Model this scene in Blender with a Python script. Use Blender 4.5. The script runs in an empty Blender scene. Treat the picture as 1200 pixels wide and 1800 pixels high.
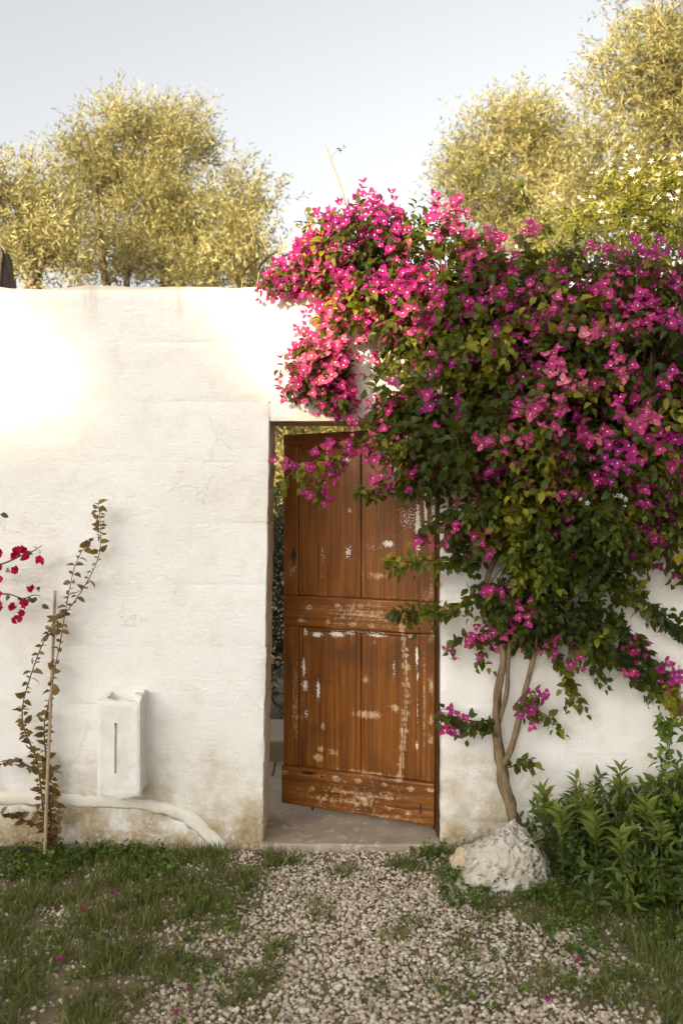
import bpy, bmesh, math, random
import numpy as np
from mathutils import Vector, Matrix, noise as mnoise

# ------------------------------------------------------------------ scene, camera, light
scene = bpy.context.scene
COL = scene.collection
R = math.radians
random.seed(7)
rng = np.random.default_rng(11)

EYE = 1.75          # camera height
DIST = 4.86         # camera to the wall face (wall face is the plane y = 0)
PXM = 360.0         # photograph pixels per metre at the wall face

cam_d = bpy.data.cameras.new('camera')
cam = bpy.data.objects.new('camera', cam_d)
COL.objects.link(cam)
cam.location = (0, -DIST, EYE)
cam.rotation_euler = (R(90), 0, 0)
cam_d.sensor_fit = 'VERTICAL'
cam_d.sensor_height = 36.0
cam_d.lens = 35.0
cam_d.shift_y = -40 / 1800
cam_d.clip_end = 500
cam_d.dof.use_dof = True
cam_d.dof.focus_distance = 4.75
cam_d.dof.aperture_fstop = 2.2
scene.camera = cam

SUN_EL, SUN_AZ = 16.0, 35.0      # sun stands behind the camera, to the left
to_sun = Vector((-math.sin(R(SUN_AZ)) * math.cos(R(SUN_EL)),
                 -math.cos(R(SUN_AZ)) * math.cos(R(SUN_EL)), math.sin(R(SUN_EL))))
world = bpy.data.worlds.new('World')
scene.world = world
world.use_nodes = True
wn = world.node_tree
sky = wn.nodes.new('ShaderNodeTexSky')
sky.sky_type = 'NISHITA'
sky.sun_disc = False
sky.sun_elevation = R(SUN_EL)
sky.sun_rotation = R(180 + SUN_AZ)
sky.air_density = 1.0
sky.dust_density = 4.0
sky.ozone_density = 1.0
hs = wn.nodes.new('ShaderNodeHueSaturation')
hs.inputs['Saturation'].default_value = 0.15
wn.links.new(sky.outputs[0], hs.inputs['Color'])
wn.links.new(hs.outputs[0], wn.nodes['Background'].inputs[0])
wn.nodes['Background'].inputs[1].default_value = 0.13

sun_d = bpy.data.lights.new('sun', 'SUN')
sun_d.energy = 5.0
sun_d.angle = R(0.6)
sun_d.color = (1.0, 0.79, 0.50)
sun = bpy.data.objects.new('sun', sun_d)
COL.objects.link(sun)
sun.rotation_euler = (-to_sun).to_track_quat('-Z', 'Y').to_euler()

vs = scene.view_settings
vs.view_transform = 'Standard'
vs.look = 'None'
vs.exposure = 1.22
vs.gamma = 1.0

# ------------------------------------------------------------------ helpers
def W(px, py, y=0.0):
    """real-world point at depth y behind the wall face that stands where the photograph has (px, py)"""
    s = PXM * DIST / (DIST + y)
    return Vector(((px - 600) / s, y, EYE + (860 - py) / s))

def nz(p, s=1.0, o=0.0):
    return mnoise.noise(Vector((p[0] * s + o, p[1] * s + o * .7, p[2] * s - o)))

def tag(o, label=None, cat=None, group=None, kind=None):
    if label: o['label'] = label
    if cat: o['category'] = cat
    if group: o['group'] = group
    if kind: o['kind'] = kind
    return o

def empty(name, loc, label, cat, group=None):
    o = bpy.data.objects.new(name, None)
    o.empty_display_size = 0.1
    COL.objects.link(o)
    o.location = loc
    return tag(o, label, cat, group)

def link(name, me, parent=None, matrix=None):
    o = bpy.data.objects.new(name, me)
    COL.objects.link(o)
    if parent is not None:
        o.parent = parent
        pm = PM(parent)
        o.matrix_basis = pm.inverted() @ (matrix if matrix is not None else Matrix.Identity(4))
    elif matrix is not None:
        o.matrix_basis = matrix
    return o

def PM(o):
    m = o.matrix_basis.copy()
    if o.parent is not None:
        m = PM(o.parent) @ m
    return m

def mesh_np(name, V, F, mats, mi=None, var=None, smooth=False, attrs=None):
    """V (n,3), F list of (m,k) int arrays"""
    me = bpy.data.meshes.new(name)
    V = np.asarray(V, dtype=np.float32)
    if isinstance(F, np.ndarray): F = [F]
    F = [np.asarray(f, dtype=np.int32) for f in F if len(f)]
    nl = sum(f.size for f in F); npoly = sum(len(f) for f in F)
    me.vertices.add(len(V)); me.vertices.foreach_set('co', V.ravel())
    me.loops.add(nl); me.polygons.add(npoly)
    me.loops.foreach_set('vertex_index', np.concatenate([f.ravel() for f in F]))
    tot = np.concatenate([np.full(len(f), f.shape[1], np.int32) for f in F])
    st = np.concatenate([[0], np.cumsum(tot)[:-1]]).astype(np.int32)
    me.polygons.foreach_set('loop_start', st)
    me.polygons.foreach_set('loop_total', tot)
    if mi is not None: me.polygons.foreach_set('material_index', np.asarray(mi, np.int32))
    if smooth: me.polygons.foreach_set('use_smooth', np.ones(npoly, bool))
    for m in (mats if isinstance(mats, (list, tuple)) else [mats]): me.materials.append(m)
    if var is not None:
        a = me.attributes.new('var', 'FLOAT', 'POINT'); a.data.foreach_set('value', np.asarray(var, np.float32))
    for k, v in (attrs or {}).items():
        a = me.attributes.new(k, 'FLOAT', 'POINT'); a.data.foreach_set('value', np.asarray(v, np.float32))
    me.update(calc_edges=True)
    me.validate()
    return me

def norm(a):
    return a / np.maximum(np.linalg.norm(a, axis=-1, keepdims=True), 1e-9)

class Tpl:
    """a small template mesh (triangles) that is set out many times"""
    def __init__(s, V, F, mi=None):
        s.V = np.array(V, float); s.F = np.array(F, int)
        s.mi = np.zeros(len(s.F), int) if mi is None else np.array(mi, int)

def frames(D, N):
    D = norm(D); Y = norm(np.cross(N, D)); Z = np.cross(D, Y)
    return np.stack([D, Y, Z], axis=-1)          # columns

def bake(name, tpls, P, D, N, S, mats, var, smooth=True):
    Rm = frames(D, N)
    ch = rng.integers(0, len(tpls), len(P))
    Vs, Fs, Ms, Vr = [], [], [], []; off = 0
    for i, t in enumerate(tpls):
        idx = np.nonzero(ch == i)[0]
        if not len(idx): continue
        v = np.einsum('nij,kj->nki', Rm[idx] * S[idx, None, None], t.V) + P[idx, None, :]
        k = len(t.V)
        f = t.F[None] + (np.arange(len(idx)) * k)[:, None, None] + off
        off += k * len(idx)
        Vs.append(v.reshape(-1, 3)); Fs.append(f.reshape(-1, 3)); Ms.append(np.tile(t.mi, len(idx)))
        Vr.append(np.repeat(var[idx], k))
    return mesh_np(name, np.concatenate(Vs), np.concatenate(Fs), mats, np.concatenate(Ms), np.concatenate(Vr), smooth)

def one_mesh(name, t, mats, var, smooth=True):
    return mesh_np(name, t.V, t.F, mats, t.mi, np.full(len(t.V), var), smooth)

def front_pick(P, n, cell=9.0, size=None):
    """the n pieces that show largest: the foremost one of each small patch as seen from the lane"""
    d = P[:, 1] + DIST
    u = P[:, 0] / d * PXM * DIST; v = (P[:, 2] - EYE) / d * PXM * DIST
    ok = (np.abs(u) < 600) & (v < 860) & (v > -940)
    key = np.floor(u / cell).astype(int) * 100003 + np.floor(v / cell).astype(int)
    order = np.lexsort((d, key))
    first = np.ones(len(order), bool); ks = key[order]; first[1:] = ks[1:] != ks[:-1]
    c = order[first]; c = c[ok[c]]
    sc = (size[c] if size is not None else 1) / d[c] * (1 + .3 * rng.random(len(c)))
    c = c[np.argsort(-sc)][:n]
    m = np.zeros(len(P), bool); m[c] = True
    return m

def set_out(name, tpls, P, D, N, S, mats, var, parent, n=300, stuff='leaves', smooth=True, cell=9.0):
    """the n largest-showing pieces as objects of their own, the rest as one part"""
    pick = front_pick(P, n, cell, S) if len(P) > n else np.ones(len(P), bool)
    protos = []
    for i, t in enumerate(tpls):
        for v in (.15, .4, .65, .9):
            protos.append(one_mesh(name, t, mats, v, smooth))
    Rm = frames(D, N)
    for i in np.nonzero(pick)[0]:
        k = random.randrange(len(tpls)) * 4 + int(min(.999, max(0, var[i])) * 4)
        M = Matrix.Identity(4)
        for a in range(3):
            for b in range(3): M[a][b] = Rm[i, a, b] * S[i]
            M[a][3] = P[i, a]
        link(name, protos[k], parent, M)
    r = ~pick
    if r.any():
        o = link(stuff, bake(stuff, tpls, P[r], D[r], N[r], S[r], mats, var[r], smooth), parent)
        o['kind'] = 'stuff'

def tube_np(pts, rad, sides=7, sub=4, wob=0.0):
    """smooth tapered tube through points -> V, F quads"""
    pts = [Vector(p) for p in pts]
    q, rr = [], []
    n = len(pts)
    for i in range(n - 1):
        p0 = pts[max(i - 1, 0)]; p1 = pts[i]; p2 = pts[i + 1]; p3 = pts[min(i + 2, n - 1)]
        for j in range(sub):
            t = j / sub
            q.append(.5 * ((2 * p1) + (p2 - p0) * t + (2 * p0 - 5 * p1 + 4 * p2 - p3) * t * t + (3 * p1 - p0 - 3 * p2 + p3) * t ** 3))
            rr.append(rad[i] * (1 - t) + rad[i + 1] * t)
    q.append(pts[-1]); rr.append(rad[-1])
    V, F = [], []
    ref = Vector((0.3, 1, 0.2)).normalized()
    for i, p in enumerate(q):
        d = (q[min(i + 1, len(q) - 1)] - q[max(i - 1, 0)]).normalized()
        a = d.cross(ref).normalized(); b = d.cross(a)
        for k in range(sides):
            an = 2 * math.pi * k / sides
            r = rr[i] * (1 + wob * mnoise.noise(Vector((p.x * 22 + k * 3.1, p.y * 22, p.z * 9))))
            V.append(p + a * (math.cos(an) * r) + b * (math.sin(an) * r))
    for i in range(len(q) - 1):
        for k in range(sides):
            k2 = (k + 1) % sides
            F.append((i * sides + k, i * sides + k2, (i + 1) * sides + k2, (i + 1) * sides + k))
    V.append(q[0]); V.append(q[-1]); T = []
    for k in range(sides):
        T.append((len(V) - 2, (k + 1) % sides, k))
        T.append((len(V) - 1, (len(q) - 1) * sides + k, (len(q) - 1) * sides + (k + 1) % sides))
    return np.array([tuple(v) for v in V]), np.array(F), np.array(T)

def tube(name, pts, rad, mat, parent=None, sides=7, sub=4, wob=0.0):
    V, F, T = tube_np(pts, rad, sides, sub, wob)
    return link(name, mesh_np(name, V, [F, T], mat, smooth=True), parent)

def tubes(name, lst, mat, parent=None, sides=4, sub=2):
    Vs, Fs, Ts, off = [], [], [], 0
    for pts, rad in lst:
        V, F, T = tube_np(pts, rad, sides, sub)
        Vs.append(V); Fs.append(F + off); Ts.append(T + off); off += len(V)
    return link(name, mesh_np(name, np.concatenate(Vs), [np.concatenate(Fs), np.concatenate(Ts)], mat, smooth=True), parent)

def box_mesh(name, x0, x1, y0, y1, z0, z1, mat, bevel=0.0, jitter=0.0, cuts=0):
    bm = bmesh.new()
    bmesh.ops.create_cube(bm, size=1)
    for v in bm.verts:
        v.co = Vector((x0 + (v.co.x + .5) * (x1 - x0), y0 + (v.co.y + .5) * (y1 - y0), z0 + (v.co.z + .5) * (z1 - z0)))
    if cuts: bmesh.ops.subdivide_edges(bm, edges=bm.edges[:], cuts=cuts, use_grid_fill=True)
    if bevel:
        es = [e for e in bm.edges if e.calc_face_angle(0) > .5]
        bmesh.ops.bevel(bm, geom=es, offset=bevel, segments=2, affect='EDGES', profile=.6)
    if jitter:
        for v in bm.verts:
            v.co += Vector((nz(v.co, 9, 1), nz(v.co, 9, 5), nz(v.co, 9, 9))) * jitter
    me = bpy.data.meshes.new(name); bm.to_mesh(me); bm.free()
    me.materials.append(mat)
    return me

# ------------------------------------------------------------------ materials
class NT:
    def __init__(s, name):
        s.m = bpy.data.materials.new(name); s.m.use_nodes = True
        s.t = s.m.node_tree; s.b = s.t.nodes['Principled BSDF']; s.out = s.t.nodes['Material Output']
    def n(s, ty, **k):
        x = s.t.nodes.new('ShaderNode' + ty)
        for a, b in k.items(): setattr(x, a, b)
        return x
    def l(s, a, b): s.t.links.new(a, b)
    def pos(s): return s.n('NewGeometry').outputs['Position']
    def obj(s): return s.n('TexCoord').outputs['Object']
    def mapv(s, v, scale):
        m = s.n('Mapping'); m.inputs['Scale'].default_value = scale; s.l(v, m.inputs['Vector']); return m.outputs[0]
    def noise(s, v, scale, detail=4, rough=.55):
        x = s.n('TexNoise'); x.inputs['Scale'].default_value = scale; x.inputs['Detail'].default_value = detail
        x.inputs['Roughness'].default_value = rough
        if v is not None: s.l(v, x.inputs['Vector'])
        return x.outputs['Fac']
    def vor(s, v, scale, feature='F1'):
        x = s.n('TexVoronoi', feature=feature); x.inputs['Scale'].default_value = scale; s.l(v, x.inputs['Vector'])
        return x.outputs['Distance']
    def ramp(s, f, stops):
        r = s.n('ValToRGB'); e = r.color_ramp.elements
        while len(e) < len(stops): e.new(.5)
        for el, (p, c) in zip(e, stops):
            el.position = p; el.color = (c if len(c) == 4 else (*c, 1)) if hasattr(c, '__len__') else (c, c, c, 1)
        s.l(f, r.inputs[0]); return r.outputs[0]
    def rng(s, f, a, b, c=0, d=1):
        r = s.n('MapRange', interpolation_type='SMOOTHSTEP')
        for i, v in zip((1, 2, 3, 4), (a, b, c, d)): r.inputs[i].default_value = v
        s.l(f, r.inputs[0]); return r.outputs[0]
    def math(s, op, a, b=None):
        m = s.n('Math', operation=op)
        for i, v in enumerate((a, b)):
            if v is None: continue
            if isinstance(v, (int, float)): m.inputs[i].default_value = v
            else: s.l(v, m.inputs[i])
        return m.outputs[0]
    def mix(s, f, a, b, mode='MIX'):
        m = s.n('Mix', data_type='RGBA', blend_type=mode)
        for i, v in ((0, f), (6, a), (7, b)):
            if isinstance(v, (int, float)): m.inputs[i].default_value = v
            elif isinstance(v, tuple): m.inputs[i].default_value = (*v, 1)
            else: s.l(v, m.inputs[i])
        return m.outputs[2]
    def bump(s, h, strength, dist):
        b = s.n('Bump'); b.inputs['Strength'].default_value = strength; b.inputs['Distance'].default_value = dist
        s.l(h, b.inputs['Height']); s.l(b.outputs[0], s.b.inputs['Normal']); return b
    def attr(s, name):
        return s.n('Attribute', attribute_name=name).outputs['Fac']
    def col(s, c, rough=.8, spec=.3):
        if isinstance(c, tuple): s.b.inputs['Base Color'].default_value = (*c, 1)
        else: s.l(c, s.b.inputs['Base Color'])
        if isinstance(rough, (int, float)): s.b.inputs['Roughness'].default_value = rough
        else: s.l(rough, s.b.inputs['Roughness'])
        s.b.inputs['Specular IOR Level'].default_value = spec
        return s.m
    def translucent(s, c, f):
        tr = s.n('BsdfTranslucent'); s.l(c, tr.inputs[0])
        mx = s.n('MixShader'); mx.inputs[0].default_value = f
        s.l(s.b.outputs[0], mx.inputs[1]); s.l(tr.outputs[0], mx.inputs[2]); s.l(mx.outputs[0], s.out.inputs[0])

def m_limewash():
    k = NT('limewash'); p = k.pos()
    sep = k.n('SeparateXYZ'); k.l(p, sep.inputs[0]); z = sep.outputs['Z']
    big = k.noise(p, 1.6, 5); mid = k.noise(p, 6, 6, .65); fine = k.noise(p, 45, 4, .7)
    c = k.mix(k.rng(big, .3, .7), (.80, .76, .68), (.845, .815, .75))
    c = k.mix(k.math('MULTIPLY', k.rng(mid, .48, .72), .5), c, (.70, .64, .52))
    c = k.mix(k.math('MULTIPLY', k.rng(k.noise(p, 2.4, 7, .7), .52, .7), .4), c, (.70, .64, .53))
    # damp, dirt and bare stone towards the foot of the wall
    zz = k.math('ADD', z, k.math('MULTIPLY', k.math('SUBTRACT', k.noise(p, 3.5, 6, .65), .5), .75))
    foot = k.rng(zz, .55, .05)
    c = k.mix(k.math('MULTIPLY', foot, k.rng(mid, .3, .62)), c, (.47, .37, .22))
    low = k.rng(zz, .22, -.05)
    c = k.mix(k.math('MULTIPLY', low, k.rng(fine, .35, .6)), c, (.30, .22, .12))
    # lichen specks in the lower courses
    zl = k.math('ADD', z, k.math('MULTIPLY', k.math('SUBTRACT', k.noise(p, 2.2, 5, .6), .5), 1.2))
    sp = k.math('MULTIPLY', k.rng(zl, .75, .25), k.math('MULTIPLY', k.rng(k.noise(p, 90, 3, .7), .60, .68), k.rng(k.noise(p, 7, 4), .48, .62)))
    c = k.mix(k.math('MULTIPLY', sp, .8), c, (.26, .22, .13))
    # brown run-off under the coping
    st = k.noise(k.mapv(p, (7, 7, 1.1)), 1, 4)
    top = k.math('MULTIPLY', k.rng(z, 2.5, 2.74), k.rng(st, .52, .72))
    c = k.mix(k.math('MULTIPLY', top, .75), c, (.50, .36, .19))
    c = k.mix(k.rng(z, 2.715, 2.735, 0, .55), c, (.52, .36, .18))
    # weathered horizontal streaks
    h = k.noise(k.mapv(p, (1.2, 1.2, 9)), 1, 5, .65)
    c = k.mix(k.math('MULTIPLY', k.rng(h, .58, .78), .14), c, (.62, .56, .46))
    cr = k.n('TexVoronoi', feature='DISTANCE_TO_EDGE'); cr.inputs['Scale'].default_value = 1.7
    dv = k.n('VectorMath', operation='ADD'); k.l(p, dv.inputs[0])
    nv = k.n('TexNoise'); nv.inputs['Scale'].default_value = 5; nv.inputs['Detail'].default_value = 6; k.l(p, nv.inputs['Vector'])
    sc = k.n('VectorMath', operation='SCALE'); k.l(nv.outputs['Color'], sc.inputs[0]); sc.inputs['Scale'].default_value = .35
    k.l(sc.outputs[0], dv.inputs[1]); k.l(dv.outputs[0], cr.inputs['Vector'])
    crack = k.math('MULTIPLY', k.rng(cr.outputs['Distance'], .004, .0005), k.rng(k.noise(p, 2.1, 3), .5, .6))
    c = k.mix(k.math('MULTIPLY', crack, .16), c, (.38, .31, .22))
    gr = k.math('MULTIPLY', k.rng(k.noise(p, 170, 2, .6), .66, .72), k.rng(k.noise(p, 4, 4), .42, .6))
    c = k.mix(k.math('MULTIPLY', gr, .5), c, (.45, .38, .27))
    k.col(c, .93, .15)
    brush = k.noise(k.mapv(p, (16, 16, 70)), 1, 4, .6)
    hh = k.math('ADD', k.math('MULTIPLY', mid, 1.0), k.math('ADD', k.math('MULTIPLY', fine, .35), k.math('SUBTRACT', k.math('MULTIPLY', brush, .35), k.math('MULTIPLY', crack, .2))))
    hh = k.math('ADD', hh, k.math('MULTIPLY', k.math('MULTIPLY', foot, k.noise(p, 28, 5, .7)), 1.3))
    k.bump(hh, .8, .014)
    return k.m

def m_stone(name, c1, c2, scale=6, bump=.5, spots=None, dist=.01, rough=.9):
    k = NT(name); p = k.pos()
    a = k.noise(p, scale, 6, .65); b = k.noise(p, scale * 8, 4, .7)
    c = k.mix(k.rng(a, .3, .7), c1, c2)
    if spots:
        c = k.mix(k.math('MULTIPLY', k.rng(k.noise(p, scale * 2.6, 5, .7), .56, .62), .9), c, spots)
    k.col(c, rough, .2); k.bump(k.math('ADD', a, k.math('MULTIPLY', b, .4)), bump, dist); return k.m

def m_wood(name, horizontal):
    k = NT(name); o = k.obj()
    v = k.mapv(o, (2.6, 14, 52) if horizontal else (60, 14, 2.0))
    g = k.noise(v, 1, 6, .6); g2 = k.noise(k.mapv(o, (5, 40, 150) if horizontal else (150, 40, 5)), 1, 3, .6)
    big = k.noise(o, 3.2, 4, .6)
    c = k.ramp(g, [(.22, (.070, .022, .004)), (.45, (.17, .054, .005)), (.62, (.255, .086, .008)), (.82, (.35, .135, .018))])
    c = k.mix(k.rng(big, .42, .8), c, (.085, .028, .005), 'MIX')
    c = k.mix(k.math('MULTIPLY', k.rng(g2, .5, .75), .5), c, (.085, .03, .006))
    wear = k.attr('wear')
    wn_ = k.math('ADD', wear, k.math('MULTIPLY', k.math('SUBTRACT', g, .5), .9))
    wn_ = k.math('ADD', wn_, k.math('MULTIPLY', k.math('SUBTRACT', k.noise(o, 55, 5, .75), .5), 1.5))
    wn_ = k.math('ADD', wn_, k.math('MULTIPLY', k.math('SUBTRACT', k.noise(o, 7, 5, .7), .5), .7))
    pale = k.mix(k.rng(g2, .35, .65), (.58, .40, .23), (.36, .19, .075))
    c = k.mix(k.rng(wn_, .35, .75), c, pale)
    dark = k.attr('dark')
    c = k.mix(k.rng(dark, .25, .8), c, (.012, .008, .005))
    fl = k.attr('fleck')
    ff = k.math('ADD', k.math('MULTIPLY', k.noise(o, 120, 4, .65), .8), k.math('MULTIPLY', fl, .42))
    fm = k.math('MULTIPLY', k.rng(ff, .68, .715), k.rng(fl, .05, .2))
    c = k.mix(fm, c, (.80, .75, .66))
    k.col(c, k.math('ADD', .42, k.math('MULTIPLY', k.rng(wn_, .3, .8), .4)), .35)
    h = k.math('ADD', k.math('MULTIPLY', g2, .6), k.math('ADD', g, k.math('MULTIPLY', fm, .5)))
    k.bump(k.math('SUBTRACT', h, k.math('MULTIPLY', dark, 1.5)), .45, .004)
    return k.m

def m_leaf(name, c0, c1, c2, rough=.42, tr=.3, spec=.4):
    k = NT(name)
    c = k.ramp(k.attr('var'), [(0, c0), (.5, c1), (1, c2)])
    c = k.mix(k.math('MULTIPLY', k.noise(k.pos(), 60, 2), .35), c, c0)
    k.col(c, rough, spec)
    t = k.mix(.6, c, c2)
    k.translucent(t, tr); return k.m

def m_plain(name, c, rough=.7, spec=.3, c2=None, scale=20):
    k = NT(name)
    if c2: c = k.mix(k.rng(k.noise(k.pos(), scale, 5, .6), .3, .7), c, c2)
    k.col(c, rough, spec); return k.m

def m_bark(name, c1, c2):
    k = NT(name); p = k.pos()
    a = k.noise(k.mapv(p, (60, 60, 9)), 1, 5, .6)
    k.col(k.mix(k.rng(a, .3, .7), c1, c2), .85, .2); k.bump(a, .6, .006); return k.m

def m_ground():
    k = NT('soil'); p = k.pos()
    a = k.noise(p, 5, 6, .6); b = k.noise(p, 70, 4, .7)
    c = k.mix(k.rng(a, .3, .7), (.10, .075, .042), (.20, .155, .095))
    c = k.mix(k.rng(b, .5, .7), c, (.32, .27, .19))
    k.col(c, .95, .1); k.bump(b, .8, .01); return k.m

M = {}
M['lime'] = m_limewash()
M['tufa'] = m_stone('bare_tufa', (.60, .49, .33), (.70, .60, .43), 9, .6)
M['whitestone'] = m_stone('whitewashed_stone', (.80, .77, .70), (.74, .70, .61), 14, .6, None, .008)
M['slab'] = m_stone('threshold_limestone', (.42, .34, .24), (.30, .25, .19), 7, .5, (.50, .43, .32))
M['paving'] = m_stone('paving_limestone', (.42, .36, .27), (.34, .28, .2), 5, .35)
M['rock'] = m_stone('pitted_limestone', (.76, .70, .59), (.56, .48, .36), 10, 1.0, (.30, .26, .19), .03)
_k = NT.__new__(NT); _k.m = M['rock']; _k.t = M['rock'].node_tree; _k.b = _k.t.nodes['Principled BSDF']
_p = _k.pos(); _src = _k.b.inputs['Base Color'].links[0].from_socket      # dark of deep pits painted as spots, with lichen and grit
_h = _k.math('MULTIPLY', _k.rng(_k.vor(_p, 34), .34, .20), _k.rng(_k.noise(_p, 8, 4, .6), .53, .60))
_k.l(_k.mix(_h, _src, (.045, .036, .024)), _k.b.inputs['Base Color'])
M['rock2'] = m_stone('ochre_stone', (.50, .40, .27), (.40, .31, .20), 10, .7)
M['post'] = m_stone('dark_weathered_stone', (.10, .08, .06), (.18, .15, .12), 12, .9, None, .02)
M['plaster'] = m_stone('lime_plaster', (.78, .73, .63), (.70, .63, .5), 9, .5)
M['wood_v'] = m_wood('varnished_wood_upright', False)
M['wood_h'] = m_wood('varnished_wood_rail', True)
M['frame'] = m_plain('dark_frame_wood', (.09, .035, .012), .6, .3, (.05, .02, .008))
M['iron'] = m_plain('old_iron', (.025, .02, .016), .55, .5, (.07, .04, .02))
M['soil'] = m_ground()
k = NT('gravel'); k.col(k.mix(k.math('MULTIPLY', k.noise(k.pos(), 120, 3), .6), k.ramp(k.attr('var'), [(0, (.25, .18, .11)), (.3, (.48, .39, .28)), (.7, (.60, .53, .42)), (1, (.76, .70, .60))]), (.42, .33, .22)), .9, .2); M['gravel'] = k.m
M['bleaf'] = m_leaf('bougainvillea_leaf', (.012, .026, .006), (.075, .095, .010), (.50, .42, .035), .42, .28, .18)
M['bract'] = m_leaf('magenta_bract', (.32, .006, .20), (.58, .04, .21), (.84, .31, .34), .6, .4, .15)
M['crimson'] = m_leaf('crimson_bract', (.42, .006, .05), (.55, .012, .08), (.62, .03, .12), .6, .35, .15)
M['cream'] = m_plain('cream_floret', (.80, .72, .50), .7, .2)
M['twig'] = m_bark('green_brown_twig', (.10, .07, .03), (.17, .12, .05))
M['bark'] = m_bark('vine_bark', (.24, .165, .09), (.13, .09, .05))
M['obark'] = m_bark('olive_bark', (.14, .11, .075), (.24, .19, .13))
M['olive'] = m_leaf('olive_leaf', (.065, .075, .022), (.32, .295, .10), (.74, .65, .34), .5, .35)
M['bronze'] = m_leaf('bronze_leaf', (.10, .055, .012), (.17, .10, .02), (.24, .15, .035), .5, .25)
M['jleaf'] = m_leaf('jasmine_leaf', (.07, .10, .014), (.18, .19, .024), (.40, .35, .05), .4, .3)
M['white'] = m_plain('white_petal', (.82, .80, .72), .6, .2)
M['sleaf'] = m_leaf('shrub_leaf', (.028, .05, .010), (.08, .12, .016), (.23, .27, .04), .42, .32)
M['dleaf'] = m_leaf('dark_shrub_leaf', (.02, .035, .012), (.04, .06, .022), (.08, .10, .04), .5, .2)
M['weed'] = m_leaf('weed_leaf', (.045, .08, .010), (.10, .155, .018), (.22, .27, .035), .5, .3)
M['grass'] = m_leaf('grass_blade', (.05, .075, .012), (.14, .175, .028), (.40, .34, .14), .55, .3)
M['cane'] = m_bark('bamboo', (.42, .34, .22), (.30, .23, .14))
M['tie'] = m_plain('green_tie', (.03, .16, .11), .5)
M['hose'] = m_plain('dark_hose', (.012, .03, .03), .4, .5)
M['drystem'] = m_plain('dry_stem', (.42, .33, .14), .8, .2, (.30, .24, .10))

# ------------------------------------------------------------------ ground
def ground_h(x, y):
    return -0.012 + 0.012 * mnoise.noise(Vector((x * 1.7, y * 1.7, 3))) + 0.006 * mnoise.noise(Vector((x * 7, y * 7, 1)))

def build_ground():
    xs = np.concatenate([[-150, -60, -20, -8], np.linspace(-4, 4, 90), [8, 20, 60, 150]])
    ys = np.concatenate([[-150, -60, -25, -8, -5], np.linspace(-3.2, 0.6, 50), [2, 4, 8, 14, 30, 80, 200]])
    V = [(x, y, ground_h(x, y) if abs(x) < 4.1 and -3.3 < y < .65 else -0.012) for y in ys for x in xs]
    nx = len(xs)
    F = [(j * nx + i, j * nx + i + 1, (j + 1) * nx + i + 1, (j + 1) * nx + i) for j in range(len(ys) - 1) for i in range(nx - 1)]
    o = link('ground', mesh_np('ground', V, np.array(F), M['soil'], smooth=True))
    return tag(o, kind='structure')
GROUND = build_ground()

# ------------------------------------------------------------------ the wall, block by block
WT = 0.40
TOP = 2.736
JL = lambda z: -0.347 - 0.036 * (1 - min(1, max(0, z / 2.083))) + .004 * mnoise.noise(Vector((0, 0, z * 9)))
JR = lambda z: 0.483 + .003 * mnoise.noise(Vector((5, 0, z * 9)))
LINT = 2.083
garden_wall = empty('garden_wall', (0, 0, 0), 'tall whitewashed block garden wall with a doorway, stained along its foot', 'wall')

def surf(x, z):
    return .007 * mnoise.noise(Vector((x * 2.1, 4, z * 2.1))) + .003 * mnoise.noise(Vector((x * 9, 2, z * 9)))

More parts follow.
